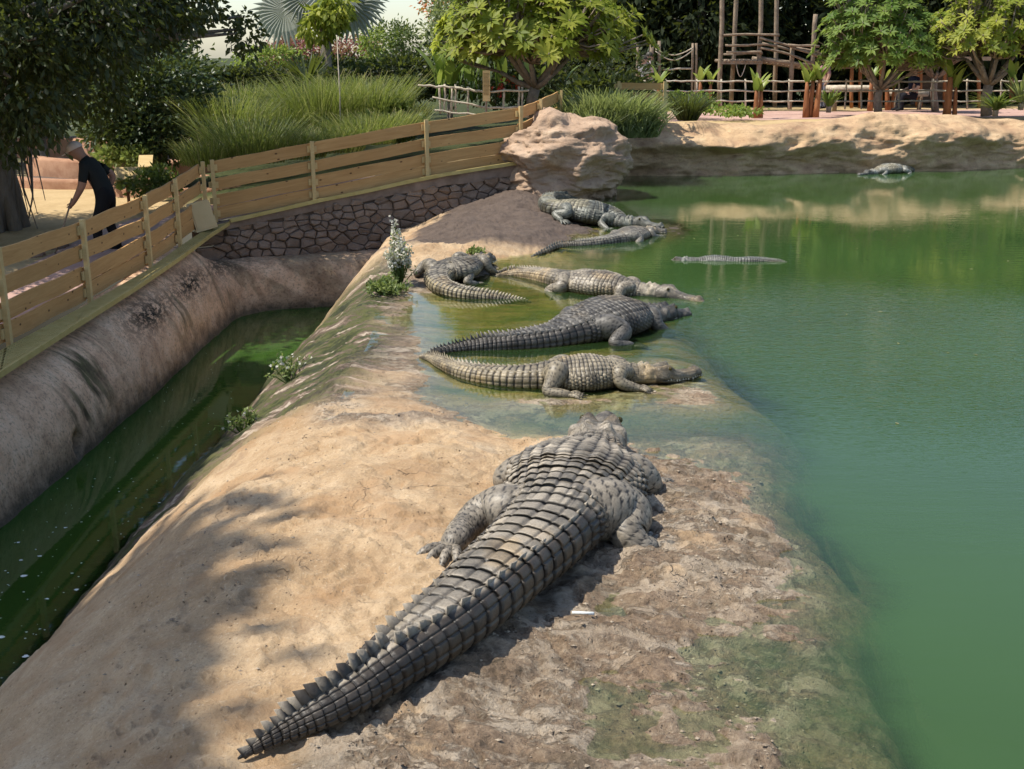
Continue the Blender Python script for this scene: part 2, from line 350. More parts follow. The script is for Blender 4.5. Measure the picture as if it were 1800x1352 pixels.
def spaced(*segs):
    r = []
    for a, b, st in segs: r += list(np.arange(a, b, st))
    return np.array(r + [segs[-1][1]])
GX = spaced((-5.9, -3.9, .2), (-3.9, -1.8, .035), (-1.8, 2.1, .019), (2.1, 3.4, .06), (3.4, 26, .9))
GY = spaced((1.0, 3.0, .08), (3.0, 8.0, .02), (8.0, 12, .035), (12, 20, .055), (20, 29, .25))
XX, YY = np.meshgrid(GX, GY, indexing='ij'); xf, yf = XX.ravel(), YY.ravel()
ZT = terrain(xf, yf)
def bank():
    cx = crest_x(yf); wlx = wl_x(yf)
    wet = wetmask(xf, yf)
    dry = fbm(xf * 2.1, yf * 2.6, 0, 5, 81, .6)
    wet = wet * (1 - .75 * ss(.02, .09, ZT) * ss(.12, .3, dry) * (yf < 7.8)) * (1 - .8 * ss(.0, .03, ZT) * (yf > 7.8) * (yf < 9.0))
    wet = wet * (1 - .85 * np.exp(-((xf - 1.05) / .42) ** 2 - ((yf - 7.1) / .28) ** 2) * ss(-.25, .1, dry))
    rimdry = ss(.05, .11, ZT) * (yf > 13) * (yf < 15.4); wet = wet * (1 - rimdry)
    n = fbm(xf * .9, yf * .9, 0, 3, 91) * .5
    al = ss(.45, -.15, xf - cx + n * .6) * ss(7.6, 9.2, yf + n * 1.6 - (xf - cx) * .5) * ss(15.0, 13.2, yf)
    al = np.clip(al + .8 * ss(-.9, -1.3, ZT) * ss(6, 8.5, yf) * ss(15, 13, yf), 0, 1)
    brown = ss(14.9, 15.5, yf + n * .3) * ss(.10, .0, -ZT - .03)
    sub = ss(.012, -.035, ZT) * ss(7.6, 8.3, yf + n * .4) * ss(2.6, 1.9, xf)
    sub = np.clip(sub + ss(-.01, -.06, ZT) * (xf > 0) * (yf < 7.9) * .30, 0, 1) * ss(.12, .35, xf - cx) * (1 - (yf > 14.2) * ss(.1, -.5, xf))
    slime = ss(MOAT_Z + .28, MOAT_Z + .02, ZT + n * .15) * (xf < cx)
    t = yf * 1.0 + xf * .55
    flow = np.stack([t * 9.0, xf * 1.3, ZT * 0], 1)
    o = mk('rock_bank', np.stack([xf, yf, ZT], 1), grid_faces(len(GX), len(GY))[:, ::-1], M['bank'], smooth=True,
           attrs=dict(wet=wet, algae=al, brown=brown, sub=sub, slime=slime, flow=flow))
    tag(o, kind='structure')
bank()
def waters():
    cx = crest_x(yf); d = np.clip(-ZT, 0, 3)
    keep_v = (xf > cx - .02 + 1.5 * ss(14.6, 16.2, yf) + .8 * ss(7.7, 7.2, yf)) & (ZT < .05)
    F = grid_faces(len(GX), len(GY))[:, ::-1]
    for nm, keep, z, depth, m in (('pool_water', keep_v, 0.0, d, M['pool']), ('moat_water', (xf < cx) & (ZT < MOAT_Z + .12), MOAT_Z, np.clip(MOAT_Z - ZT, 0, 3), M['moat'])):
        ok = keep[F].all(1); f = F[ok]; idx, inv = np.unique(f, return_inverse=True)
        V = np.stack([xf[idx], yf[idx], np.full(len(idx), z)], 1)
        o = mk(nm, V, inv.reshape(-1, 4), m, smooth=True, attrs=dict(depth=depth[idx])); tag(o, kind='structure')
waters()
def gz(x, y): return float(terrain([x], [y], False)[0])
# ------------------------------------------------------------------ crocodiles
def croc_mat(name, gloss=.55, spec=.35):
    b = NB(name); c = b.attr('col', 'Color'); p = b.obj()
    f = b.noise(p, 80, 6, .72); g = b.noise(p, 9, 4, .6)
    col = b.mix(.75, c, b.ramp(f, (.28, .35), (.52, 1.0), (.75, 1.25)), 'MULTIPLY')
    col = b.mix(b.ramp(g, (.5, 0.0), (.72, .35)), col, b.mix(.5, col, (.06, .05, .035)))
    v = b.vor(p, 46, 'DISTANCE_TO_EDGE'); sm = b.attr('soft')
    line = b.math('MULTIPLY', b.ramp(v, (.0, 1.0), (.10, 0.0)), sm)
    col = b.mix(b.math('MULTIPLY', line, .75), col, (.03, .026, .02))
    h = b.math('SUBTRACT', b.math('MULTIPLY', f, .5), line)
    rg = b.math('ADD', gloss, b.math('MULTIPLY', g, .2))
    return b.end(b.bsdf(col, rg, b.bump(h, .6, .006), spec))
M['croc'] = croc_mat('crocodile_hide', .36, .45)
M['croc_wet'] = croc_mat('crocodile_hide_wet', .36, .4)
M['eye'] = simple('crocodile_eye', (.02, .018, .006), (.07, .055, .015), 20, .1, 0)
M['tooth'] = simple('crocodile_tooth', (.55, .5, .38), (.7, .66, .52), 20, .4, .1)
M['claw'] = simple('crocodile_claw', (.03, .027, .022), (.08, .07, .055), 20, .45, .1)

def bodyframe(sp, s):
    ks = np.array([p[2] for p in sp])
    X = spl(ks, np.array([p[0] for p in sp]), s); Y = spl(ks, np.array([p[1] for p in sp]), s)
    return X, Y
def limb(joints, nr, nt, scale, amp, pale, dark, seed, flat=1.0):
    """joints: list of (Vector, radius). returns verts, faces, colours"""
    J = np.array([tuple(j[0]) for j in joints]); r = np.array([j[1] for j in joints])
    t = np.concatenate([[0], np.cumsum(np.linalg.norm(np.diff(J, axis=0), axis=1))])
    u = np.linspace(0, t[-1], nr); C = np.stack([spl(t, J[:, i], u) for i in range(3)], 1); rad = herm(t, r, u)
    T = np.gradient(C, axis=0); T /= np.linalg.norm(T, axis=1)[:, None]
    up = np.array([0, 0, 1.0]); S = np.cross(T, up); S /= np.maximum(np.linalg.norm(S, axis=1), .15)[:, None]
    S /= np.linalg.norm(S, axis=1)[:, None]; Uu = np.cross(S, T)
    a = np.linspace(0, 2 * PI, nt, endpoint=False)
    nv = max(6, int(round(2 * PI * r.mean() / scale)))
    uu = u[:, None] / scale; row = np.floor(uu); fu = uu - row
    vv = a[None, :] / (2 * PI) * nv + .5 * (row % 2) + .16 * np.sin(row * 7.3 + a[None, :] * 5); col = np.floor(vv); fv = vv - col
    rr2 = ((2 * fu - 1) ** 2) ** 1.0 * .9 + ((2 * fv - 1) ** 2) * .9
    dome = np.clip(1.25 - rr2 ** 1.7 * 1.05, -.3, .92)
    fade = np.clip(np.minimum(u, t[-1] - u) / (.12 * t[-1] + 1e-6), 0, 1)[:, None]
    endr = np.sqrt(np.clip(1 - ((np.linspace(0, 1, nr) - .93) / .07).clip(0, 1) ** 2, 0.02, 1))[:, None]
    rd = rad[:, None] * endr + amp * dome * (.3 + .7 * fade)
    V = C[:, None, :] + S[:, None, :] * (np.cos(a)[None, :] * rd)[..., None] + Uu[:, None, :] * (np.sin(a)[None, :] * rd * flat)[..., None]
    h = _hash(row.astype(np.int64) + 0 * col.astype(np.int64), col.astype(np.int64) % nv, np.int64(seed) + 0 * row.astype(np.int64), 3)
    k = np.clip((dome - .16) / .22, 0, 1) * (.55 + .6 * h)
    c = np.array(dark) + (np.array(pale) - np.array(dark)) * k[..., None]
    F = grid_faces(nr, nt, True)
    return V.reshape(-1, 3), F, c.reshape(-1, 3)

def croc(label, spine, L, wf=1.0, hf=1.0, res=(6, 96), pale=(.30, .27, .22), side=None, dark=(.035, .03, .025), belly=(.42, .37, .25),
         legs=None, mat='croc', zoff=0.0, zfix=None, seed=1, mouth=False, skip=(), darkbody=0.0, crest=1.0, zmin=-.05, headup=0.0):
    side = side or tuple(p * .62 for p in pale)
    m, nt = res; rng = np.random.default_rng(seed)
    # row boundaries along the animal
    B = [.145, .165, .183, .20] + list(np.linspace(.20, .50, 22)[1:])
    pit = np.linspace(1.0, .60, 34); pit = pit / pit.sum() * .495
    B += list(.50 + np.cumsum(pit)); B = np.array(B); nb = len(B)
    sub = {9: [0, .045, .10, .22, .38, .55, .72, .86, .95], 6: [0, .08, .25, .5, .75, .92], 5: [0, .12, .4, .7, .92]}[m]
    s = list(np.linspace(0, .145, {9: 64, 6: 44, 5: 28}[m], endpoint=False))
    for i in range(nb - 1): s += [B[i] + (B[i + 1] - B[i]) * f for f in sub]
    s = np.array(s + [.9955, 1.0]); n = len(s)
    t = np.linspace(-1, 1, nt, endpoint=False); t = np.sign(t) * np.abs(t) ** 1.12
    rowf = np.where(s < B[0], -1, np.interp(s, B, np.arange(nb))); row = np.floor(rowf); fu = rowf - row; du = np.minimum(fu, 1 - fu)
    ison = (s >= B[0])
    # profile
    ks = [0, .012, .03, .055, .08, .10, .125, .142, .165, .20, .25, .30, .36, .42, .47, .51, .56, .62, .70, .78, .86, .93, .98, 1]
    kw = [.012, .0205, .0245, .0240, .0280, .035, .042, .042, .042, .047, .061, .081, .099, .090, .072, .055, .047, .041, .033, .0255, .018, .0105, .0045, .001]
    kh = [.016, .029, .030, .032, .038, .048, .052, .051, .053, .058, .070, .083, .089, .084, .075, .068, .062, .057, .050, .042, .031, .020, .010, .002]
    kw = [v * (1.12 if q > .5 else 1) for v, q in zip(kw, ks)]
    w = herm(ks, kw, s) * L; h = herm(ks, kh, s) * L
    tr = ss(.17, .26, s) * ss(.60, .46, s); w = w * (1 + (wf - 1) * tr); h = h * (1 + (hf - 1) * tr)
    X, Y = bodyframe(spine, s)
    if zfix is not None: zb = np.full(n, zfix)
    else:
        zb = np.maximum(terrain(X, Y, False), zmin); zs = zb.copy()
        ker = np.ones(2 * (n // 14) + 1); ker /= ker.sum(); zp = np.pad(zs, len(ker) // 2, mode='edge'); zb = np.convolve(zp, ker, 'valid')
    zb = zb + zoff + headup * L * ss(.22, .10, s)
    T = np.stack([np.gradient(X), np.gradient(Y), np.gradient(zb)], 1); T = -T / np.linalg.norm(T, axis=1)[:, None]   # toward the snout
    lat = np.cross(np.array([0, 0, 1.0]), T); lat /= np.linalg.norm(lat, axis=1)[:, None]; upv = np.cross(T, lat)
    # cross-section: t=0 is the back, +t the animal's left side
    ph = PI * t[None, :]
    ne = (2.1 + .5 * ss(.45, .55, s) * ss(.92, .7, s) + .5 * ss(.15, .10, s))[:, None]
    sy = np.sign(np.sin(ph)) * np.abs(np.sin(ph)) ** (2 / ne); cz = np.sign(np.cos(ph)) * np.abs(np.cos(ph)) ** (2 / ne)
    # head: flatter top, low sides
    y0 = w[:, None] * sy; z0 = h[:, None] * np.where(cz > 0, .42 + .58 * cz, .42 + .42 * cz)
    hd = ss(.150, .11, s)[:, None]
    eye = np.exp(-((s[:, None] - .104) / .014) ** 2 - ((np.abs(y0) - .021 * L) / (.012 * L)) ** 2) * (cz > 0)
    nos = np.exp(-((s[:, None] - .013) / .009) ** 2 - (y0 / (.011 * L)) ** 2) * (cz > 0)
    tab = np.exp(-((s[:, None] - .130) / .011) ** 2 - ((np.abs(y0) - .024 * L) / (.008 * L)) ** 2) * (cz > 0)
    z0 = z0 + L * (.0105 * eye + .006 * nos + .006 * tab) - L * .006 * hd * np.exp(-(y0 / (.010 * L)) ** 2) * (cz > 0) * ss(.075, .10, s)[:, None] 
    # jaw line
    jt = .56 + .03 * np.sin(s * L * 0 + s * 170)[:, None] * (s[:, None] < .10)
    jaw = np.exp(-((np.abs(t)[None, :] - jt) / .022) ** 2) * ss(.135, .115, s)[:, None]
    y0 = y0 * (1 + .06 * np.sin(s * 170)[:, None] * ss(.12, .10, s)[:, None] * (np.abs(t)[None, :] > .3))
    base = np.stack([X, Y, zb], 1)[:, None, :] + lat[:, None, :] * y0[..., None] + upv[:, None, :] * z0[..., None]
    jig = fbm(s[:, None] * 40, t[None, :] * 5, 0, 2, seed + 4) * .0022 * L * ss(.15, .2, s)[:, None] * ss(1.0, .93, s)[:, None]; base = base + T[:, None, :] * jig[..., None]
    # normals
    d1 = np.gradient(base, axis=0); d2 = np.roll(base, -1, 1) - np.roll(base, 1, 1)
    N = np.cross(d1, d2); N /= np.maximum(np.linalg.norm(N, axis=2), 1e-9)[..., None]
    ctr = (np.stack([X, Y, zb], 1) + upv * (h * .42)[:, None])[:, None, :]
    sg = np.sign(((base - ctr) * N).sum(2)); N *= np.where(sg == 0, 1, sg)[..., None]
    # scale relief
    at = np.abs(t)[None, :] + 0 * s[:, None]; S2 = s[:, None]; FU = fu[:, None]; DU = du[:, None]; RW = row[:, None]
    trunk = (ss(.17, .21, s) * ss(.53, .49, s))[:, None]; tail = ss(.47, .52, s)[:, None]; on = ison[:, None] * 1.0
    big = {9: 1.0, 6: 1.35, 5: 1.8}[m]
    gw = .06 * big
    upper = ss(.80, .70, at)
    gmod = .65 + .9 * ss(-.4, .5, fbm(s[:, None] * 45, t[None, :] * 6, 0, 3, seed + 61)); gw = gw * gmod; gU = np.exp(-(DU / gw) ** 2) * on
    d = -.0028 * gU * upper * (trunk * (at < .36) * .45 + tail * .8)
    d = d + .0016 * FU * on * upper * np.clip(trunk * ss(.37, .33, at) + tail, 0, 1)
    # dorsal keels
    nc = 13.5; vv = np.abs(t)[None, :] * nc + 0 * s[:, None]; cv = np.floor(vv); fv = vv - cv; dv = np.minimum(fv, 1 - fv)
    keelamp = np.array([.0024, .0050, .0052, .0046, .0036, .002])[np.clip(cv, 0, 5).astype(int)]
    keel = np.clip(1 - np.abs(2 * fv - 1) * 1.15, 0, 1) ** 1.5 * (.15 + .85 * FU ** 1.2) * (1 - np.exp(-((1 - FU) / .16) ** 2))
    dors = ss(.37, .33, at)
    d = d + keelamp * keel * trunk * dors * on
    gV = np.exp(-(dv / (.09 * big)) ** 2)
    d = d - .0010 * gV * trunk * dors * on + (_hash(RW.astype(np.int64) + 0 * cv.astype(np.int64), (cv + 20 * np.sign(t)[None, :]).astype(np.int64), np.int64(seed) + 0 * cv.astype(np.int64), 16) - .5) * .0022 * trunk * dors * on
    # flank ovals, staggered
    fr = rowf[:, None] * 1.25; frow = np.floor(fr); ffu = fr - frow
    v2 = (at - .33) * 17 + .5 * (frow % 2); c2 = np.floor(v2); ffv = v2 - c2
    ov = np.clip(1 - ((2 * ffu - 1) ** 2 + (2 * ffv - 1) ** 2) * .95, -.25, 1); flank = trunk * ss(.33, .37, at) * ss(.80, .70, at)
    d = d + .0042 * ov * flank * on
    # tail plates
    v3 = at * 8.0; c3 = np.floor(v3); f3 = v3 - c3; d3 = np.minimum(f3, 1 - f3); gV3 = np.exp(-(d3 / (.07 * big)) ** 2)
    pl = (1 - (2 * FU - 1) ** 8) * (1 - (2 * f3 - 1) ** 8)
    d = d + tail * on * upper * (.0018 * pl - .0010 * gV3)
    hsh = _hash(RW.astype(np.int64) + 0 * c3.astype(np.int64), (c3 + 20 * np.sign(t)[None, :]).astype(np.int64), np.int64(seed) + 0 * c3.astype(np.int64), 5)
    hsd = _hash(RW.astype(np.int64) + 0 * cv.astype(np.int64), (cv + 20 * np.sign(t)[None, :]).astype(np.int64), np.int64(seed) + 0 * cv.astype(np.int64), 6)
    hso = _hash(frow.astype(np.int64) + 0 * c2.astype(np.int64), (c2 + 40 * np.sign(t)[None, :]).astype(np.int64), np.int64(seed) + 0 * c2.astype(np.int64), 7)
    # neck shields and shoulder bumps
    for (sn, yn, am) in ((.158, .013, .010), (.158, .034, .009), (.174, .016, .011), (.150, .03, .006)):
        e = np.exp(-((S2 - sn) / .0065) ** 2 - ((np.abs(y0) - yn * L) / (.0075 * L)) ** 2) * (cz > 0); d = d + am * e
    nz = fbm(base[..., 0] * 60 / max(L, 1), base[..., 1] * 60 / max(L, 1), base[..., 2] * 60 / max(L, 1), 3, seed)
    d = d + .0026 * nz * (1 - on) + .0007 * nz * on
    d = d - .0042 * jaw
    env = np.clip(s / .01, 0, 1)[:, None] * np.clip((1 - s) / .03, .1, 1)[:, None]
    sz = np.clip(w / (.05 * L), .35, 1)[:, None]
    V = base + N * (d * env * L * np.where(S2 > .5, .55 + .45 * sz, 1))[..., None]
    # colours
    pale, side_, dark, belly = (np.array(c, float) for c in (pale, side, dark, belly))
    tcs = np.interp(s, [.45, .55, .7, .775, 1], [.24, .215, .15, .07, .02])[:, None]; sidef = ss(tcs + .01, tcs + .06, at) * tail + ss(.34, .5, at) * trunk * .7 + ss(.3, .55, at) * (1 - trunk) * (1 - tail) * .5
    c = pale + (side_ - pale) * sidef[..., None]
    var = np.where(tail > .5, hsh, np.where(flank > .5, hso, hsd)); c = c * (.60 + .62 * var[..., None])
    bands = ss(.1, .5, fbm(s[:, None] * 26, at * 2.5, 0, 3, seed + 9)) * (tail * .75 + trunk * .6)
    c = c * (1 - (.60 * bands)[..., None])
    yb = ss(.50, .62, at) * (.35 + .3 * hsh) * tail; c = c + (belly * .75 - c) * (yb * .6)[..., None]
    bl = ss(.76, .84, at); c = c + (belly - c) * bl[..., None]
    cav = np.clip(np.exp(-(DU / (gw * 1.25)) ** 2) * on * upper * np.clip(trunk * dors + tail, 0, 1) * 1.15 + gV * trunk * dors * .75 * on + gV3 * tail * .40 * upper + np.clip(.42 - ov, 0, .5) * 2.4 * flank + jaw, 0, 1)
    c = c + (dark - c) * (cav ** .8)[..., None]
    c = c * (1 - darkbody * .55)
    dirt = ss(-.05, .45, fbm(base[..., 0] * 5, base[..., 1] * 5, base[..., 2] * 5, 4, seed + 40)); c = c * (1 - .50 * dirt[..., None]) ; mud = ss(.05, .4, fbm(base[..., 0] * 3 + 9, base[..., 1] * 3, base[..., 2] * 3, 3, seed + 41)); c = c * (1 + mud[..., None] * (np.array([.12, .0, -.18])))
    hdk = (1 - on) * ss(-.3, .5, nz); c = c * (1 - .38 * (1 - on[..., None] + 0 * c)) * (1 - .55 * hdk[..., None])
    soft = np.clip((1 - on) * .8 + ss(.12, .2, s)[:, None] * ss(.25, .2, s)[:, None] * .9 + on * ss(.6, .75, at) * .7 * trunk, 0, 1) + 0 * at
    VV = [V.reshape(-1, 3)]; CC = [c.reshape(-1, 3)]; SS = [soft.reshape(-1)]; FF = [grid_faces(n, nt, True)]; off = n * nt
    # snout and tail end caps as collapsed rings
    for e, idx in ((0, 0), (n - 1, (n - 1))):
        pc = V[idx].mean(0); VV.append(pc[None]); CC.append(c[idx].mean(0)[None]); SS.append(np.zeros(1))
        j = np.arange(nt); FF.append(np.stack([idx * nt + j, idx * nt + (j + 1) % nt, np.full(nt, off), np.full(nt, off)], 1)); off += 1
    # tail crest blades
    def surf(sv, tv):
        i = int(np.clip(np.searchsorted(s, sv), 1, n - 1)); j = int(np.argmin(np.abs(t - tv)))
        f = (sv - s[i - 1]) / (s[i] - s[i - 1]) if s[i] > s[i - 1] else 0
        return base[i - 1, j] * (1 - f) + base[i, j] * f, N[i, j], T[i], lat[i], upv[i]
    hk = lambda sv: float(np.interp(sv, [.44, .5, .58, .66, .74, .79, .84, .92, .97, 1], [.002, .004, .006, .009, .013, .018, .021, .016, .010, .004])) * L * crest
    for i in range(nb - 1):
        if B[i] < .455: continue
        a0, a1 = B[i], B[i + 1]; dl = a1 - a0; sm_ = (a0 + a1) / 2
        cols = [0.0] if sm_ > .775 else [float(np.interp(sm_, [.45, .55, .7, .775], [.24, .215, .15, .07])) * q for q in (-1, 1)]
        for tc in cols:
            hh = hk(sm_) * rng.uniform(.82, 1.12); th = (.0042 if tc else .0036) * L * (1.4 if sm_ < .6 else 1)
            pts = []; cl = []
            for (f, hgt, bk) in ((.0, .03, 0), (.36, .36, .0), (.72, .74, .05), (1.0, 1.0, .22)):
                p, nn, tt, ll, uu = surf(a0 + dl * f, tc)
                nn = nn * 1.0 + uu * (.05 if tc else .6); nn = nn / np.linalg.norm(nn); sdv = np.cross(tt, nn); sdv /= np.linalg.norm(sdv)
                wd = th * (1 - abs(f - .45) * .8)
                pb = p - nn * .006 * L
                tip = p + nn * hh * hgt - tt * dl * L * bk
                pts += [pb + sdv * wd, pb - sdv * wd, tip + sdv * wd * .16, tip - sdv * wd * .16]
                pc_ = (pale if sm_ < .8 or rng.random() < .4 else side_) * rng.uniform(.75, 1.1); 
                cl += [dark * 1.3, dark * 1.3, pc_ * (.75 + .3 * hgt), pc_ * (.75 + .3 * hgt)]
            k = off; VV.append(np.array(pts)); CC.append(np.clip(np.array(cl) * (1 - darkbody * .5), 0, 1)); SS.append(np.zeros(16)); fs = []
            for q in range(3):
                a_ = k + 4 * q; b_ = a_ + 4
                fs += [(a_, b_, b_ + 2, a_ + 2), (a_ + 1, a_ + 3, b_ + 3, b_ + 1), (a_ + 2, b_ + 2, b_ + 3, a_ + 3)]
            fs += [(k, k + 2, k + 3, k + 1), (k + 12, k + 13, k + 15, k + 14)]
            FF.append(np.array(fs)); off += 16
    # legs
    def frame(sv):
        i = int(np.searchsorted(s, sv)); return np.array([X[i], Y[i], zb[i]]), T[i], lat[i], w[i], h[i]
    claws = MB()
    defs = {'F': (.225, [(0.004, .25, .035, .014), (-.004, .70, .046, .024), (-.028, 1.18, .050, .024), (-.03, 1.55, .030, .0185), (.012, 1.75, .010, .0125), (.034, 1.82, .005, .010)]),
            'H': (.475, [(-.012, .10, .030, .022), (.004, .55, .042, .034), (.030, 1.10, .050, .034), (.048, 1.62, .040, .026), (.0, 1.92, .018, .0165), (.036, 2.15, .007, .014), (.055, 2.25, .004, .011)])}
    lp = legs or {}
    for key in ('FL', 'FR', 'HL', 'HR'):
        if key in skip: continue
        sg_ = 1 if key[1] == 'L' else -1; s0, js = defs[key[0]]; o, tt, ll, ww, hh_ = frame(s0); wl0 = {'F': .052, 'H': .062}[key[0]] * L * (.5 + .5 * wf)
        spec = lp.get(key)
        if spec and isinstance(spec[0][0], Vector): joints = [(q[0], q[1] * L) for q in spec]
        else:
            js = spec or js
            joints = []
            for (f, l, z, r_) in js:
                q = o + tt * f * L + ll * sg_ * l * wl0
                zg = max(gz(q[0], q[1]), zmin - .05) if zfix is None else zfix
                blend = min(1, max(0, l - .6)); q[2] = (o[2] * (1 - blend) + (zg + zoff * .3) * blend) + z * L
                joints.append((Vector(q), r_ * L))
        nr = {9: 100, 6: 60, 5: 40}[m]; ntl = {9: 72, 6: 44, 5: 30}[m]
        v_, f_, c_ = limb(joints, nr, ntl, .0092 * L, .0006 * L, pale * .74 * (1 - darkbody * .5), dark, seed + len(key), 1.0)
        VV.append(v_); CC.append(c_); SS.append(np.zeros(len(v_))); FF.append(f_ + off); off += len(v_)
        # toes
        pe = joints[-1][0]; dr = (joints[-1][0] - joints[-2][0]); dr.z = min(dr.z, -.0); 
        if dr.length < 1e-4: dr = Vector(tt)
        dr.normalize(); sd = Vector((0, 0, 1)).cross(dr).normalized(); ntoe = 5 if key[0] == 'F' else 4
        rt = joints[-1][1]; start = joints[-2][0] * .35 + pe * .65
        for q in range(ntoe):
            a = (q - (ntoe - 1) / 2) * .38; dq = (dr * math.cos(a) + sd * math.sin(a)); ln = L * (.034 if key[0] == 'F' else .046) * (1 - .12 * abs(q - (ntoe - 1) / 2))
            p0 = start + sd * (q - (ntoe - 1) / 2) * rt * .42; p1 = p0 + dq * ln * .55 + Vector((0, 0, .004 * L)); p2 = p0 + dq * ln
            g2 = max(gz(p2.x, p2.y), zmin - .05) if zfix is None else zfix
            p2.z = min(p2.z, max(g2 + .004 * L + zoff * .3, p0.z - .03 * L))
            v_, f_, c_ = limb([(p0, rt * .55), (p1, rt * .48), (p2, rt * .30)], 12 if m < 9 else 22, 10 if m < 9 else 18, .008 * L, .001 * L, pale * .75 * (1 - darkbody * .5), dark, seed + q, 1.0)
            VV.append(v_); CC.append(c_); SS.append(np.zeros(len(v_))); FF.append(f_ + off); off += len(v_)
            cend = p2 + dq * .016 * L; cend.z = p2.z - .004 * L
            claws.tube([p2 - dq * .002 * L, p2 + dq * .009 * L + Vector((0, 0, .001 * L)), cend], [rt * .22, rt * .15, rt * .02], 5)
    V = np.concatenate(VV); C = np.clip(np.concatenate(CC), 0, 1); F = np.concatenate(FF)
    i0 = int(np.searchsorted(s, .36)); root = thing('crocodile', (float(X[i0]), float(Y[i0]), float(zb[i0])), label, 'crocodile', 'crocodiles basking around the pool')
    mk('body', V, F, M[mat], root, True, dict(col=C, soft=np.concatenate(SS)))
    if claws.V: tag(claws.build('claws', M['claw'], root), kind='stuff')
    for q in (-1, 1):
        ie = int(np.searchsorted(s, .102)); jw = q * .024 * L
        pc = np.array([X[ie], Y[ie], zb[ie]]) + lat[ie] * jw * 1.18 + upv[ie] * (h[ie] * .90 + .004 * L)
        sph = MB(); r_ = .0052 * L
        vs = [pc + r_ * np.array([math.cos(a) * math.cos(b), math.sin(a) * math.cos(b), math.sin(b)]) for b in np.linspace(-1.5, 1.5, 7) for a in np.linspace(0, 2 * PI, 10, endpoint=False)]
        mk('eye', vs, grid_faces(7, 10, True), M['eye'], root, True)
    te = MB()
    for q in (-1, 1):
        for sv in np.linspace(.008, .105, 15):
            i = int(np.searchsorted(s, sv)); j = int(np.argmin(np.abs(t - q * .555))); p = V[i * nt + j]
            ln = L * (.0085 if mouth else .0055) * rng.uniform(.6, 1.3); o_ = np.array(lat[i]) * q
            te.tube([p - o_ * .001 * L + np.array([0, 0, .002 * L]), p + o_ * .0015 * L - np.array([0, 0, ln * .5]), p + o_ * .001 * L - np.array([0, 0, ln])], [.0018 * L, .0015 * L, .0002 * L], 5)
    tag(te.build('teeth', M['tooth'], root), kind='stuff')
    return root

def px(*pts, z=0.0):
    r = []
    for (x, y, s_) in pts:
        q = P(x, y, z); q = P(x, y, max(gz(q.x, q.y), -.05) if z == 0 else z); r.append((q.x, q.y, s_))
    return sorted(r, key=lambda a: a[2])
def J(x, y, z, r): return (P(x, y, z), r)

# the big one in front, seen from behind
croc('huge grey crocodile in the foreground lying with its long crested tail toward the viewer',
     px((418, 1332, 1), (490, 1302, .95), (575, 1262, .88), (690, 1195, .78), (800, 1115, .685), (890, 1040, .60), (955, 975, .52), (988, 932, .455), (1008, 898, .38), (1026, 864, .30), (1040, 834, .22), (1049, 810, .155), (1056, 789, .09), (1064, 760, 0)),
     4.2, .95, .98, (9, 200), (.335, .285, .215), (.060, .048, .036), (.012, .010, .008), (.15, .12, .075), seed=3, headup=.002,  # side colour kept dark mostly as shade on tail flanks facing away from sun
     legs={'HR': [J(985, 925, .13, .022), J(1010, 912, .17, .034), J(1058, 895, .20, .040), J(1100, 903, .16, .033), J(1106, 945, .09, .022), J(1128, 962, .05, .017), J(1152, 957, .035, .011)],
           'HL': [J(975, 915, .13, .022), J(940, 908, .17, .032), J(890, 898, .19, .034), J(852, 905, .16, .027), J(815, 932, .13, .0185), J(798, 955, .14, .0165), J(786, 968, .13, .012)],
           'FR': [J(1050, 838, .14, .014), J(1082, 828, .17, .025), J(1114, 832, .17, .027), J(1134, 846, .12, .023), J(1146, 856, .07, .016), J(1150, 850, .05, .011)],
           'FL': [J(1000, 838, .14, .014), J(955, 830, .17, .024), J(915, 832, .17, .026), J(895, 842, .13, .023), J(903, 836, .11, .015), J(922, 822, .10, .010)]})
croc('tan crocodile at the front of the wet shelf, lying side-on with snout to the right',
     px((1228, 662, 0), (1190, 668, .07), (1150, 672, .14), (1105, 674, .21), (1060, 678, .30), (1010, 680, .40), (962, 680, .49), (905, 679, .58), (850, 674, .67), (808, 663, .76), (780, 649, .84), (758, 636, .92), (736, 628, 1)),
     2.75, 1.0, 1.05, (6, 112), (.33, .275, .185), (.30, .24, .145), (.022, .017, .012), (.44, .37, .2), seed=5, zoff=.0,
     legs={'HR': [(-.01, .10, .03, .022), (0, .55, .046, .034), (.012, 1.05, .060, .034), (.0, 1.45, .035, .024), (-.012, 1.70, .014, .018), (.03, 1.95, .006, .0145), (.055, 2.0, .004, .011)]})
croc('dark wet crocodile behind the tan one, curved tail and back turned, snout to the right',
     px((1212, 560, 0), (1188, 563, .07), (1162, 567, .14), (1132, 573, .21), (1097, 582, .30), (1060, 591, .39), (1020, 601, .48), (972, 610, .57), (915, 617, .67), (860, 620, .77), (808, 622, .87), (772, 624, .94), (745, 628, 1)),
     3.4, 1.12, 1.18, (6, 112), (.165, .15, .125), (.085, .075, .062), (.014, .012, .010), (.2, .18, .13), seed=8, mat='croc_wet')
croc('pale dry crocodile lying across the shelf, tail to the left and snout over the water',
     px((1236, 538, 0), (1196, 531, .07), (1158, 527, .14), (1120, 524, .21), (1078, 521, .30), (1040, 517, .39), (1003, 510, .48), (968, 501, .58), (935, 494, .69), (900, 490, .83), (870, 489, 1)),
     3.0, 1.0, 1.0, (6, 96), (.37, .315, .23), (.33, .275, .19), (.045, .034, .023), (.54, .46, .31), seed=11)
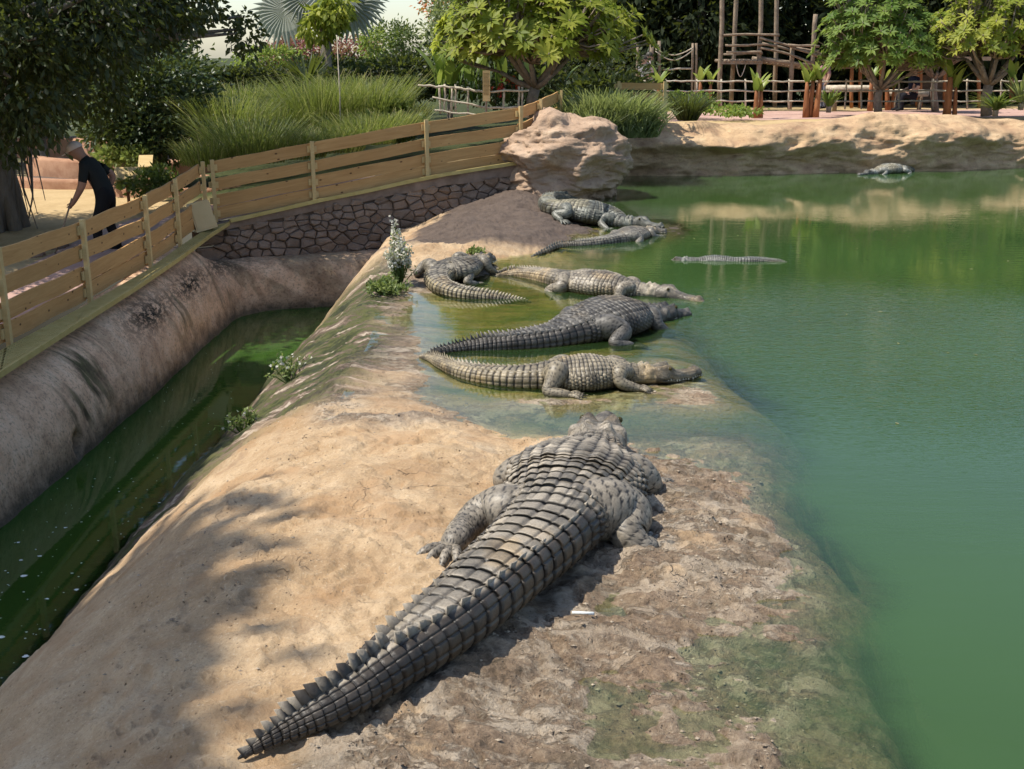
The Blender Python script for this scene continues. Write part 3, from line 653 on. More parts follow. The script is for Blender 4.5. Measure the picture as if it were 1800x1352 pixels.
croc('curled crocodile by the flowering weed, banded tail swung round to the right',
     px((935, 533, 1), (890, 532, .90), (845, 530, .80), (803, 525, .70), (776, 514, .61), (770, 500, .53), (782, 489, .45), (802, 480, .36), (822, 474, .27), (838, 469, .20), (850, 464, .13), (866, 456, 0)),
     2.7, 1.0, 1.0, (6, 96), (.30, .26, .19), (.32, .265, .16), (.018, .014, .010), (.46, .40, .25), seed=14)
croc('stout grey crocodile beside the boulder with teeth showing, snout to the right',
     px((1166, 404, 0), (1143, 404, .07), (1120, 404, .13), (1096, 402, .20), (1066, 398, .29), (1035, 393, .38), (1000, 386, .47), (974, 378, .55), (962, 366, .63), (972, 357, .72), (1000, 353, .83), (1040, 356, 1)),
     3.3, 1.05, 1.22, (6, 96), (.25, .25, .20), (.14, .14, .112), (.016, .016, .013), (.4, .38, .28), seed=17, mouth=True, skip=('FL',))
croc('small crocodile with banded tail on the rock tip below the stout grey one',
     px((1172, 411, 0), (1160, 413, .07), (1148, 415, .14), (1134, 418, .22), (1118, 422, .32), (1102, 426, .42), (1082, 430, .52), (1055, 434, .62), (1022, 437, .73), (985, 438, .85), (955, 437, .94), (932, 438, 1)),
     2.35, 1.0, 1.0, (6, 96), (.29, .265, .21), (.25, .22, .165), (.022, .018, .014), (.42, .38, .27), seed=20, skip=('FL',))
croc('crocodile floating in the green pool, only its back and head above the surface',
     [(P(1156, 455).x, P(1156, 455).y, 0), (P(1198, 457).x, P(1198, 457).y, .14), (P(1258, 457).x, P(1258, 457).y, .36), (P(1303, 458).x, P(1303, 458).y, .52), (P(1330, 458).x, P(1330, 458).y, .62), (P(1398, 462).x, P(1398, 462).y, 1)],
     2.0, .55, .74, (5, 72), (.20, .20, .17), (.12, .12, .1), (.03, .03, .025), seed=23, mat='croc_wet', zfix=-.074, skip=('FL', 'FR', 'HL', 'HR'))
croc('distant crocodile resting at the waterline under the far rock wall',
     [(P(1508, 308).x, P(1508, 308).y, 0), (P(1530, 306).x, P(1530, 306).y, .14), (P(1562, 304).x, P(1562, 304).y, .36), (P(1590, 302).x, P(1590, 302).y, .52), (P(1625, 298).x, P(1625, 298).y, .8), (P(1640, 297).x, P(1640, 297).y, 1)],
     2.3, 1.0, 1.2, (5, 72), (.36, .36, .31), (.26, .25, .21), (.03, .03, .025), seed=26, zfix=-.03, skip=('HR', 'FR'))
# ------------------------------------------------------------------ materials of the surroundings
M['plaster'] = None
def wall_mat():
    b = NB('moat_wall_plaster'); p = b.pos(); z = b.n('SeparateXYZ', {0: p}).outputs[2]
    big = b.noise(p, 1.3, 5, .6); fine = b.noise(p, 28, 7, .7); md = b.noise(p, 6, 6, .65)
    col = b.ramp(b.mix(.5, big, md), (.32, (.45, .27, .16)), (.5, (.73, .49, .305)), (.68, (.84, .63, .43)))
    col = b.mix(b.ramp(fine, (.34, .6), (.5, 0.0)), col, (.10, .075, .06))
    low = b.math('ADD', z, b.math('MULTIPLY', md, .30))
    col = b.mix(b.ramp(low, (-1.48 + 2 - .5, 1.0), (-1.30 + 2 - .5, 0.0)), col, (.05, .05, .035)) if False else col
    mr = b.n('MapRange', {'Value': low, 'From Min': -1.42, 'From Max': -1.12, 'To Min': .9, 'To Max': 0.0}).outputs[0]
    col = b.mix(mr, col, b.ramp(fine, (.3, (.03, .032, .022)), (.7, (.10, .095, .07))))
    # damp algae runs
    run = b.noise(b.map(b.attr('runs', 'Color'), (1, 1, 1)), 1.0, 5, .55)
    rm = b.math('MULTIPLY', b.ramp(run, (.47, 0.0), (.56, 1.0)), b.attr('runmask'))
    col = b.mix(b.math('MULTIPLY', rm, .95), col, b.ramp(md, (.4, (.035, .035, .018)), (.6, (.10, .095, .04))))
    mo = b.math('MULTIPLY', b.ramp(b.noise(b.map(p, (1, .7, 1.6)), 11, 7, .75), (.45, 0.0), (.52, 1.0)), b.attr('moss'))
    col = b.mix(mo, col, (.018, .018, .013))
    h = b.math('ADD', b.math('MULTIPLY', md, .6), b.math('MULTIPLY', fine, .5)); h = b.math('ADD', h, b.math('MULTIPLY', mo, .5))
    return b.end(b.bsdf(col, .9, b.bump(h, .7, .02), .2))
M['plaster'] = wall_mat()
def stone_mat():
    b = NB('wall_stone'); p = b.pos(); r = b.n('ObjectInfo').outputs['Random']; n = b.noise(p, 7, 7, .65); f = b.noise(p, 40, 6, .7)
    col = b.ramp(b.mix(.4, n, f), (.3, (.18, .125, .09)), (.7, (.42, .32, .245))); col = b.mix(r, col, b.mix(.5, col, (.09, .065, .05))); col = b.mix(b.math('MULTIPLY', b.math('FRACT', b.math('MULTIPLY', r, 7.3)), .45), col, (.34, .24, .17))
    return b.end(b.bsdf(col, .92, b.bump(b.math('ADD', n, b.math('MULTIPLY', f, .5)), .9, .04), .2))
M['stone'] = stone_mat()
M['mortar'] = simple('wall_mortar', (.075, .055, .042), (.15, .11, .085), 9, .95, .8, 40)
M['capband'] = simple('wall_cap_concrete', (.16, .115, .085), (.28, .21, .165), 4, .95, .6, 30)
def timber(name, c1, c2, knots=True):
    b = NB(name); o = b.obj(); r = b.n('ObjectInfo').outputs['Random']
    v = b.n('VectorMath', {0: b.map(o, (.7, 9, 9)), 1: b.n('CombineXYZ', {0: b.math('MULTIPLY', r, 37.0), 1: r, 2: b.math('MULTIPLY', r, 11.0)}).outputs[0]}, operation='ADD').outputs[0]
    g = b.noise(v, 1.6, 6, .6, 1.2); gf = b.noise(b.map(o, (3, 60, 60)), 2.0, 4, .6)
    col = b.ramp(b.mix(.3, g, gf), (.3, c1), (.7, c2)); col = b.mix(b.math('MULTIPLY', r, .25), col, tuple(c * .55 for c in c1))
    if knots:
        kv = b.n('VectorMath', {0: b.map(o, (3.2, 5.5, 5.5)), 1: b.n('CombineXYZ', {0: b.math('MULTIPLY', r, 53.0)}).outputs[0]}, operation='ADD').outputs[0]
        k = b.vor(kv, 1.6); col = b.mix(b.ramp(k, (.08, .95), (.15, 0.0)), col, (.075, .035, .015))
    return b.end(b.bsdf(col, .72, b.bump(gf, .25, .004), .25))
M['board'] = timber('fence_board_pine', (.40, .215, .078), (.60, .365, .15))
M['postw'] = timber('fence_post_pine', (.52, .37, .16), (.66, .50, .25), False)
M['stick'] = simple('peeled_stick', (.34, .28, .2), (.62, .55, .43), 9, .8, .6, 40)
M['log'] = simple('weathered_log', (.15, .11, .075), (.34, .26, .18), 7, .85, .7, 40)
M['grating'] = simple('mustard_grating', (.40, .31, .10), (.52, .42, .17), 6, .6, .2)
M['hole_shade'] = simple('grating_hole_shade', (.07, .055, .025), (.13, .10, .05), 6, .8, .2)
M['cover'] = simple('beige_plastic', (.46, .36, .19), (.55, .44, .25), 3, .5, .1)
M['soil'] = None
def ground_mat():
    b = NB('garden_ground'); p = b.pos(); n = b.noise(p, .35, 6, .65); f = b.noise(p, 18, 7, .7); m = b.noise(p, 2.5, 5, .6)
    sand = b.ramp(b.mix(.5, m, f), (.3, (.36, .25, .12)), (.7, (.54, .40, .22)))
    grs = b.ramp(f, (.3, (.02, .028, .01)), (.7, (.07, .08, .03)))
    col = b.mix(b.attr('green'), sand, grs)
    return b.end(b.bsdf(col, .95, b.bump(f, .6, .03), .15))
M['soil'] = ground_mat()
M['path'] = simple('pink_path', (.36, .22, .175), (.50, .335, .27), 2.2, .9, .4, 60)
M['terrace'] = simple('terracotta_render', (.30, .15, .085), (.46, .27, .165), 4, .92, .9, 45, bdist=.02)
def rocks_mat(name, lo, hi, red):
    b = NB(name); p = b.pos(); st = b.noise(b.map(p, (.7, .7, 2.6), (.25, .1, 0)), 1.9, 7, .6, .6); f = b.noise(p, 17, 8, .7); m = b.noise(p, 3.2, 5, .6)
    col = b.ramp(b.mix(.4, st, m), (.32, lo), (.55, red), (.72, hi)); col = b.mix(b.ramp(f, (.32, .45), (.48, 0.0)), col, tuple(c * .4 for c in lo))
    h = b.math('ADD', b.math('MULTIPLY', st, 1.0), b.math('MULTIPLY', f, .35))
    return b.end(b.bsdf(col, .92, b.bump(h, .8, .06), .2))
M['boulder'] = rocks_mat('boulder_rock', (.27, .18, .12), (.56, .43, .30), (.43, .305, .21))
M['farrock'] = rocks_mat('far_wall_rock', (.28, .17, .10), (.62, .46, .28), (.48, .33, .19))
M['bark'] = simple('grey_bark', (.12, .10, .08), (.27, .24, .2), 6, .9, .9, 30, (1, 1, .25), bdist=.03)
M['barkp'] = simple('smooth_grey_bark', (.15, .115, .09), (.31, .25, .2), 9, .8, .4, 40)
M['banana'] = simple('banana_stem_rust', (.16, .055, .02), (.38, .16, .065), 5, .7, .5, 30, (1, 1, .2))
M['l_dark'] = leafmat('leaf_dark_ficus', (.012, .020, .007), (.045, .065, .022), .25)
M['l_black'] = leafmat('leaf_casuarina', (.008, .013, .006), (.024, .034, .014), .15, .7, .1)  # leaf colour darkened to carry the shade of the backlit crowns
M['l_citrus'] = leafmat('leaf_glossy_citrus', (.015, .030, .012), (.07, .11, .045), .2, .4, .35)
M['l_plum'] = leafmat('leaf_plumeria', (.12, .18, .02), (.44, .44, .07), .5, .5, .2)
M['l_plum2'] = leafmat('leaf_plumeria_deep', (.07, .14, .025), (.23, .31, .07), .45, .5, .2)
M['l_mid'] = leafmat('leaf_mid_green', (.035, .065, .018), (.12, .17, .045), .35)
M['l_grey'] = leafmat('leaf_grey_green', (.14, .18, .08), (.33, .36, .18), .4, .6, .2)
M['l_grass'] = leafmat('grass_blade', (.022, .05, .012), (.19, .22, .06), .4); M['l_straw'] = leafmat('dry_grass_blade', (.20, .19, .07), (.48, .42, .22), .4)
M['l_red'] = leafmat('red_petal', (.35, .012, .02), (.6, .04, .05), .3)
M['l_pink'] = leafmat('bougainvillea', (.22, .05, .06), (.34, .12, .12), .3)
M['l_orange'] = leafmat('orange_flower', (.5, .1, .02), (.6, .2, .04), .3)
M['l_palm'] = leafmat('fan_palm_blade', (.22, .24, .20), (.44, .46, .40), .4, .5, .3)
M['l_ban'] = leafmat('banana_leaf', (.12, .20, .03), (.30, .36, .08), .45, .4, .4)
M['l_weed'] = leafmat('weed_leaf', (.10, .15, .04), (.28, .33, .12), .35)
M['l_white'] = leafmat('white_flower', (.5, .47, .40), (.72, .69, .60), .3, .7, .1)

# ------------------------------------------------------------------ ground beyond the pool
BND = [(-5.45, 0.5, -.45, -1, 0), (-5.45, 9, -.42, -1, .02), (-5.42, 11.6, -.42, -1, .05), (-5.38, 13.9, -.43, -1, .1), (-5.30, 16, -.39, -1, .2), (-5.28, 17.5, -.31, -.95, .3), (-5.25, 18.9, -.22, -.8, .6),
       (-4.9, 19.55, -.17, -.55, .85), (-3.4, 19.95, .09, -.40, .92), (-1.5, 20.65, .41, -.25, .97), (.1, 21.5, .62, -.1, 1), (.6, 22.6, .72, -.02, 1), (1.2, 24.2, .86, .0, 1), (2.6, 26.3, .90, .0, 1), (5, 26.9, .92, .0, 1), (8, 27.5, .93, .02, 1),
       (12, 28.5, .93, .05, 1), (18, 29.9, .93, .12, 1), (26, 31.5, .98, .3, 1), (40, 32, .9, .8, .6)]
def ground():
    t = np.linspace(0, len(BND) - 1, 150); k = np.arange(len(BND)); B = np.array(BND)
    bx, by, bz, dx, dy = (np.interp(t, k, B[:, i]) for i in range(5)); nn = np.hypot(dx, dy); dx /= nn; dy /= nn
    rad = np.array([0, .25, .5, .8, 1.2, 1.7, 2.2, 3, 4, 5.5, 8, 11, 15, 22, 35, 60, 120, 400, 1500])
    X = bx[:, None] + dx[:, None] * rad; Y = by[:, None] + dy[:, None] * rad
    far = np.where(bx < -2, -.25, .75)[:, None]; Z = bz[:, None] + (far - bz[:, None]) * ss(2, 30, rad)[None, :] + fbm(X * .5, Y * .5, 0, 3, 5) * .06 * ss(2.2, 4, rad)[None, :]
    green = np.where((by > 19.5) & (bx < 2), 1.0, 0)[:, None] * ss(1.9, 2.4, rad)[None, :] + ss(9, 14, rad)[None, :] * np.ones_like(X)
    green = np.clip(green + .75 * (bx > 2)[:, None] * ss(.55, .2, rad)[None, :], 0, 1)
    o = mk('ground', np.stack([X, Y, Z], -1).reshape(-1, 3), grid_faces(*X.shape), M['soil'], smooth=True, attrs=dict(green=green.ravel())); tag(o, kind='structure')
    # pink path that follows the fence, and the one on the far shore
    for nm, sel, r0, r1 in (('path', (t < 11.2), 0, 5), ('path', (t > 12.2), 7, 10)):
        i = np.where(sel)[0]; Xs, Ys, Zs = (a[i][:, r0:r1 + 1] for a in (X, Y, Z))
        o = mk(nm, np.stack([Xs, Ys, Zs + .006], -1).reshape(-1, 3), grid_faces(*Xs.shape), M['path'], smooth=True); tag(o, kind='structure')
ground()
def gnd(x, y):
    if y < 19.3: return float(np.interp(y, [9, 13.9, 16, 17.5, 19], [-.42, -.43, -.39, -.31, -.2]))
    return float(np.interp(x, [-5, -3.4, -1.5, .1, .8, 2.6, 8], [-.17, .09, .41, .62, .75, .93, .98]))

# ------------------------------------------------------------------ moat wall
def moat_wall():
    pts = np.array([(-4.70, .5), (-4.66, 5), (-4.63, 9.5), (-4.55, 12), (-4.50, 15), (-4.48, 17.3), (-4.40, 18.3), (-4.05, 18.72), (-3.3, 19.0), (-2.4, 19.3), (-1.5, 19.7), (-.9, 20.3)])
    d = np.concatenate([[0], np.cumsum(np.hypot(*np.diff(pts, axis=0).T))]); u = np.linspace(0, d[-1], 330)
    x = spl(d, pts[:, 0], u); y = spl(d, pts[:, 1], u); T = np.stack([np.gradient(x), np.gradient(y)], 1); T /= np.linalg.norm(T, axis=1)[:, None]; Nn = np.stack([-T[:, 1], T[:, 0]], 1)
    pl = np.array([(-.15, -2.3), (0, -1.63), (.02, -1.42), (.05, -1.18), (.11, -.98), (.22, -.80), (.36, -.66), (.55, -.56), (.85, -.50)])
    pb = np.array([(-.15, -2.3), (0, -1.63), (.03, -1.42), (.07, -1.22), (.12, -1.05), (.18, -.93), (.27, -.85), (.42, -.81), (.75, -.80)])
    v = np.linspace(0, 8, 44); A = np.stack([herm(np.arange(9), pl[:, i], v) for i in (0, 1)], 1); Bq = np.stack([herm(np.arange(9), pb[:, i], v) for i in (0, 1)], 1)
    w = ss(17.6, 18.6, y + .0)[:, None, None]; pr = A[None] * (1 - w) + Bq[None] * w
    o_ = pr[..., 0]; z = pr[..., 1]
    n = fbm(x[:, None] * .8 + z, y[:, None] * .8, z * .8, 3, 77) * .07 + fbm(x[:, None] * 4, y[:, None] * 4, z * 4, 4, 78) * .022
    z = z + ss(-.95, -.5, z) * np.interp(y, [12, 15, 18.5], [0, .06, .24])[:, None] * (1 - w[..., 0]); o_ = o_ + n
    V = np.stack([x[:, None] + Nn[:, :1] * o_, y[:, None] + Nn[:, 1:] * o_, z + n * .3], -1)
    yy = y[:, None] + 0 * z
    runs = np.stack([(yy * 3.2 + z * 1.1).ravel(), (z * .8).ravel(), 0 * z.ravel()], 1)
    runmask = (np.exp(-((yy - 12.6 - z * .6) / .8) ** 2) + .8 * np.exp(-((yy - 15.6) / .5) ** 2) + .5 * (yy > 17.5)) * ss(-1.5, -1.2, z)
    moss = (np.exp(-((yy - 14.6) / .9) ** 2) + np.exp(-((yy - 16.6) / .8) ** 2) + .8 * np.exp(-((yy - 18.2) / .6) ** 2)) * np.exp(-((z + .74) / .20) ** 2)
    # drain hole: push a small round patch inwards
    r2 = ((yy - 11.35) / .10) ** 2 + ((z + 1.42) / .12) ** 2; V[..., 0] -= .30 * np.exp(-(r2 ** 3))
    o = mk('moat_wall', V.reshape(-1, 3), grid_faces(len(u), 44), M['plaster'], smooth=True, attrs=dict(runs=runs, runmask=np.clip(runmask, 0, 1).ravel(), moss=np.clip(moss, 0, 1).ravel()))
    tag(o, 'bulging stained plaster wall of the narrow moat under the walkway', 'wall')
moat_wall()

# stone wall under the ramp
WA, WB = Vector((-5.05, 19.19, 0)), Vector((.10, 21.05, 0)); WD = (WB - WA).normalized(); WN = Vector((WD.y, -WD.x, 0)); WL = (WB - WA).length
def ramp_z(x): return float(np.interp(x, [-5.2, -4.75, -3.4, -2.6, -1.5, -.15, .5], [-.2, -.17, .10, .23, .44, .61, .68]))
def clip(poly, px_, py_, nx, ny):
    out = []
    for i in range(len(poly)):
        a, b = poly[i], poly[(i + 1) % len(poly)]; da = (a[0] - px_) * nx + (a[1] - py_) * ny; db = (b[0] - px_) * nx + (b[1] - py_) * ny
        if da <= 0: out.append(a)
        if da * db < 0: t = da / (da - db); out.append((a[0] + (b[0] - a[0]) * t, a[1] + (b[1] - a[1]) * t))
    return out
def stone_wall():
    root = thing('stone_wall', WA + Vector((0, 0, -.9)), 'rubble stone retaining wall under the wooden ramp fence', 'wall')
    q = []; n = 24
    for i in range(n + 1):
        a = WL * i / n; p = WA + WD * a; top = ramp_z(p.x) - .02
        q.append((p, top))
    V = []; F = []
    for p, top in q:
        for z in (-1.0, top): V += [p + Vector((0, 0, z)), p - WN * .3 + Vector((0, 0, z))]
    for i in range(n):
        a = 4 * i; b = a + 4
        F += [(a, a + 2, b + 2, b), (a + 2, a + 3, b + 3, b + 2)]
    mk('mortar', V, F, M['mortar'], root)
    V = []; F = []
    for i, (p, top) in enumerate(q):
        band = .10 + .10 * (i / n) + random.uniform(-.015, .015)
        for z, o_ in ((top - band, .005), (top - band, .05), (top, .055), (top + .004, -.2)): V.append(p + WN * (o_ + random.uniform(0, .008)) + Vector((0, 0, z)))
    for i in range(n):
        for k in range(3): F.append((4 * i + k, 4 * i + 4 + k, 4 * i + 5 + k, 4 * i + 1 + k))
    mk('concrete_band', V, [f[::-1] for f in F], M['capband'], root)
    rng = random.Random(5); seeds = []
    z = -.93; r = 0
    while z < .52:
        hgt = rng.uniform(.085, .15); a = rng.uniform(-.1, .1)
        while a < WL + .2:
            wd = rng.uniform(.13, .36); seeds.append((a + wd / 2 + rng.uniform(-.02, .02), z + hgt / 2 + rng.uniform(-.045, .045))); a += wd
        z += hgt; r += 1
    for i, s in enumerate(seeds):
        top = ramp_z((WA + WD * min(max(s[0], 0), WL)).x) - .10 - .10 * s[0] / WL
        if s[1] > top or s[0] < 0 or s[0] > WL: continue
        poly = [(s[0] - .4, s[1] - .4), (s[0] + .4, s[1] - .4), (s[0] + .4, s[1] + .4), (s[0] - .4, s[1] + .4)]
        for j, t in enumerate(seeds):
            if i == j: continue
            dx, dz = t[0] - s[0], t[1] - s[1]; d = math.hypot(dx, dz)
            if d > .9: continue
            g = .004 / d; poly = clip(poly, s[0] + dx * (.5 - g), s[1] + dz * (.5 - g), dx, dz * 2.2)
            if len(poly) < 3: break
        poly = clip(poly, 0, top + .05, 0, 1)
        if len(poly) < 3: continue
        cx = sum(p[0] for p in poly) / len(poly); cz = sum(p[1] for p in poly) / len(poly); out = rng.uniform(.03, .10)
        ti, tj = rng.uniform(-.28, .28), rng.uniform(-.28, .28); V = []; k = len(poly)
        for f, o_ in ((1, -.02), (1, out * .45), (.90, out * .85), (.62, out)):
            for p in poly:
                x_, z_ = cx + (p[0] - cx) * f, cz + (p[1] - cz) * f
                oo = o_ + ((x_ - cx) * ti + (z_ - cz) * tj) * (o_ > 0) + rng.uniform(-.012, .012) * (o_ > 0)
                V.append(WA + WD * x_ + WN * oo + Vector((0, 0, z_)))
        F = [(a * k + j, a * k + (j + 1) % k, (a + 1) * k + (j + 1) % k, (a + 1) * k + j) for a in range(3) for j in range(k)] + [tuple(3 * k + j for j in range(k))]
        mk('stone', V, F, M['stone'], root)
stone_wall()

# ------------------------------------------------------------------ walkway grating
def grating_panel(root, a0, a1, b0, b1, nb_, rail=True):
    """a = inner edge start/end, b = outer edge start/end"""
    a0, a1, b0, b1 = (Vector(v) for v in (a0, a1, b0, b1)); m = MB(); L = (a1 - a0).length; n = max(3, int(L / .062))
    for i in range(n + 1):
        f = i / n; m.bar(a0.lerp(a1, f), b0.lerp(b1, f), .018, .004)
    for j in range(nb_ + 1):
        f = j / nb_; m.bar(a0.lerp(b0, f) + Vector((0, 0, .003)), a1.lerp(b1, f) + Vector((0, 0, .002)), .014, .004)
    o = m.build('grating_panel', M['grating'], root); o["kind"] = "stuff"
    mm = MB(); mm.bar(b0 + Vector((0, 0, -.005)), b1 + Vector((0, 0, -.005)), .035, .06); mm.build('edge_strip', M['grating'], root)
    dn = Vector((0, 0, -.007)); mk('hole_shade_sheet', [a0 + dn, b0 + dn, b1 + dn, a1 + dn], [(0, 1, 2, 3)], M['hole_shade'], root)  # dark sheet added to give the shade seen between the grating bars
def deck():
    root = thing('grating_walkway', (-5, 12, -.42), 'mustard yellow grating ledge along the moat outside the fence', 'walkway')
    inner = [(-5.28, 7.5, -.40), (-5.26, 9.5, -.40), P(10, 612, -.40), P(153, 536, -.42), P(260, 475, -.38), P(312, 437, -.31), P(352, 410, -.25), P(372, 398, -.21)]
    outer = [(-4.84, 7.2, -.40), (-4.85, 9.2, -.40), P(0, 657, -.40), P(130, 574, -.42), P(240, 505, -.39), P(318, 452, -.33), P(370, 413, -.27), P(408, 389, -.19)]
    for i in range(len(inner) - 1): grating_panel(root, inner[i], inner[i + 1], outer[i], outer[i + 1], 9)
    root2 = thing('grating_ledge', WA + Vector((0, 0, -.2)), 'narrow yellow grating ledge on top of the rubble stone wall', 'walkway')
    xs = [-4.78, -4.0, -3.3, -2.6, -1.9, -1.2, -.5, .05]
    def pt(x, o_): a = (x - WA.x) / WD.x; p = WA + WD * a + WN * o_; p.z = ramp_z(x) + .02; return p
    for a, b in zip(xs[:-1], xs[1:]): grating_panel(root2, pt(a, -.10), pt(b, -.10), pt(a, .10), pt(b, .10), 3)
deck()

# ------------------------------------------------------------------ timber fences
def fence(label, posts, extra_blocks=True, back=None, h=1.0):
    root = thing('timber_fence', posts[0], label, 'fence'); posts = [Vector(p) for p in posts]
    lv = [(.02, .215), (.23, .43), (.505, .695), (.785, .985)]
    for i, p in enumerate(posts):
        d = (posts[min(i + 1, len(posts) - 1)] - posts[max(i - 1, 0)]); d.z = 0; d.normalize(); nrm = Vector((d.y, -d.x, 0))
        if back is not None and nrm.dot(back) > 0: nrm = -nrm
        M3 = Matrix((d, nrm, (0, 0, 1))).transposed()
        po = MB().box(p - nrm * .045 + Vector((0, 0, h * .5)), (.065, .05, h + .04), M3).build('post', M['postw'], root)
        for (z0, z1) in lv:
            zc = (z0 + z1) / 2 * h; MB().box(p - nrm * .008 + Vector((0, 0, zc)), (.16, .022, .105), M3).build('spacer_block', M['postw'], po)
        if i + 1 < len(posts):
            q = posts[i + 1]; e = (q - p); e2 = Vector((e.x, e.y, 0)).normalized(); n2 = Vector((e2.y, -e2.x, 0))
            if back is not None and n2.dot(back) > 0: n2 = -n2
            for k, (z0, z1) in enumerate(lv):
                a = p + n2 * .022 + Vector((0, 0, (z0 + z1) / 2 * h + random.uniform(-.012, .012))); b = q + n2 * .022 + Vector((0, 0, (z0 + z1) / 2 * h + random.uniform(-.012, .012)))
                # a long plank in its own frame so the grain follows it
                c = (a + b) / 2; L = (b - a).length; x = (b - a).normalized(); y = Vector((0, 0, 1)).cross(x).normalized(); z = x.cross(y)
                me_v = []; n = 8; hw = (z1 - z0) * h / 2
                for s_ in range(n + 1):
                    u = (s_ / n - .5) * (L - .012); wv = .006 * math.sin(s_ * 1.3 + k * 2 + i)
                    for (yy, zz) in ((-.012, -hw), (.012, -hw), (.012, hw), (-.012, hw)): me_v.append((u, yy + wv, zz + wv * .6))
                F = [(4 * s_ + j, 4 * s_ + 4 + j, 4 * s_ + 4 + (j + 1) % 4, 4 * s_ + (j + 1) % 4) for s_ in range(n) for j in range(4)] + [(0, 1, 2, 3), (4 * n + 3, 4 * n + 2, 4 * n + 1, 4 * n)]
                me = bpy.data.meshes.new('board'); me.from_pydata(me_v, [], F); me.update()
                o = link('board', me, M['board'], root); o.matrix_local = Matrix.Translation(c - Vector(root.location)) @ Matrix((x, y, z)).transposed().to_4x4()
    return root
fence('straight pine board fence on the left beside the yellow grating walkway', [(-5.34, 6.6, -.40), (-5.33, 9.2, -.40), P(10, 605, -.40), P(153, 530, -.42), P(260, 470, -.38), P(312, 432, -.30), (-5.15, 19.05, -.18)], back=Vector((-1, 0, 0)) * -1)
fence('pine board fence climbing the ramp above the stone wall to the boulder', [(-5.02, 19.32, -.17), (-3.42, 19.78, .10), (-1.52, 20.48, .42), (.13, 21.25, .62), (.50, 22.0, .72), (.95, 23.6, .84)], back=Vector((0, -1, 0)))
fence('short pine board fence half hidden behind the spiky grey bush', [PY(1085, 205, 25.2), PY(1166, 205, 25.4)], back=Vector((0, -1, 0)), h=.72)

# beige cover leaning in the fence corner
def cover():
    c = P(362, 404, -.22); root = thing('plastic_cover', c, 'tilted beige plastic box cover standing on the walkway at the fence corner', 'box')
    Mx = Matrix.Rotation(R(-14), 3, 'Y') @ Matrix.Rotation(R(28), 3, 'Z')
    def tr(v): return c + Mx @ Vector(v)
    w, d, h = .17, .10, .47; V = []; F = []
    prof = [(-1, 0, 1), (-.93, .02, .96), (-.9, .45, .95), (-.82, .5, .9)]
    out = [(-w, -d, 0), (-w, -d, h * .94), (-w * .86, -d * .8, h), (w * .86, -d * .8, h), (w, -d, h * .94), (w, -d, 0)]
    for y in (-d, d):
        for (x, _, z) in out: V.append(tr((x, y, z)))
    F += [tuple(range(6)), tuple(range(11, 5, -1))] + [(i, i + 6, i + 7, i + 1) for i in range(5)]
    mk('shell', V, F, M['cover'], root)
    MB().box(tr((w + .012, 0, .10)), (.02, .13, .20), Mx).build('side_leg', M['cover'], root)
    MB().box(tr((0, -d - .006, h * .48)), (w * 1.7, .01, h * .80), Mx).build('front_panel', M['cover'], root)
cover()

# ------------------------------------------------------------------ boulder and far rock wall
def boulder():
    nz_, na = 84, 150; Z = np.linspace(0, 1, nz_)[:, None]; a = np.linspace(0, 2 * PI, na, endpoint=False)[None, :]
    cx = .92 + .08 * Z; rx = np.interp(Z, [0, .15, .4, .62, .78, .9, .97, 1], [.95, 1.0, 1.10, 1.20, 1.16, .95, .62, .05]) ; ry = np.interp(Z, [0, .4, .7, .9, .97, 1], [.75, .9, 1.0, .8, .55, .05])
    cyy = 21.35 + .35 * Z
    right = np.clip(np.cos(a), 0, 1); rx = rx * (1 - .22 * right * ss(.55, 0, Z))
    H = 1.42 + .18 * np.cos(a - 2.9) * 0 + 0 * a
    x = cx + rx * np.sign(np.cos(a)) * np.abs(np.cos(a)) ** .85; y = cyy + ry * np.sin(a); z = -.15 + Z * (H + .15) + 0 * a
    z = z + .22 * np.exp(-((x - .72) / .28) ** 2) * ss(.7, 1, Z) + .10 * np.exp(-((x - 1.55) / .3) ** 2) * ss(.7, 1, Z) - .05
    nx, ny, nz = np.cos(a) + 0 * Z, np.sin(a) + 0 * Z, (Z - .55) * 1.6 + 0 * a; nl = np.sqrt(nx ** 2 + ny ** 2 + nz ** 2)
    rid = 1 - np.abs(fbm(x * 1.3, y * 1.3, z * 1.9, 4, 5)) * 2.4; st = fbm(x * .9, y * .9, z * 5, 4, 9); f = fbm(x * 6, y * 6, z * 8, 4, 15)
    d = rid * .15 + st * .08 + f * .04; sb = fbm(x * 1.6 + 7, y * 1.6, z * 2.2, 3, 71); d = d + (np.floor(sb * 5) / 5 - sb) * .26; d = d + .09 * np.floor(fbm(x * 1.1 + 3, y * 1.1, z * 1.4, 2, 33) * 4) / 4 * 1.5
    V = np.stack([x + d * nx / nl, y + d * ny / nl, z + d * nz / nl * .8], -1)
    o = mk('boulder', V.reshape(-1, 3), grid_faces(nz_, na, True), M['boulder'], smooth=True); tag(o, 'huge tan boulder standing at the end of the ramp fence', 'boulder')
boulder()
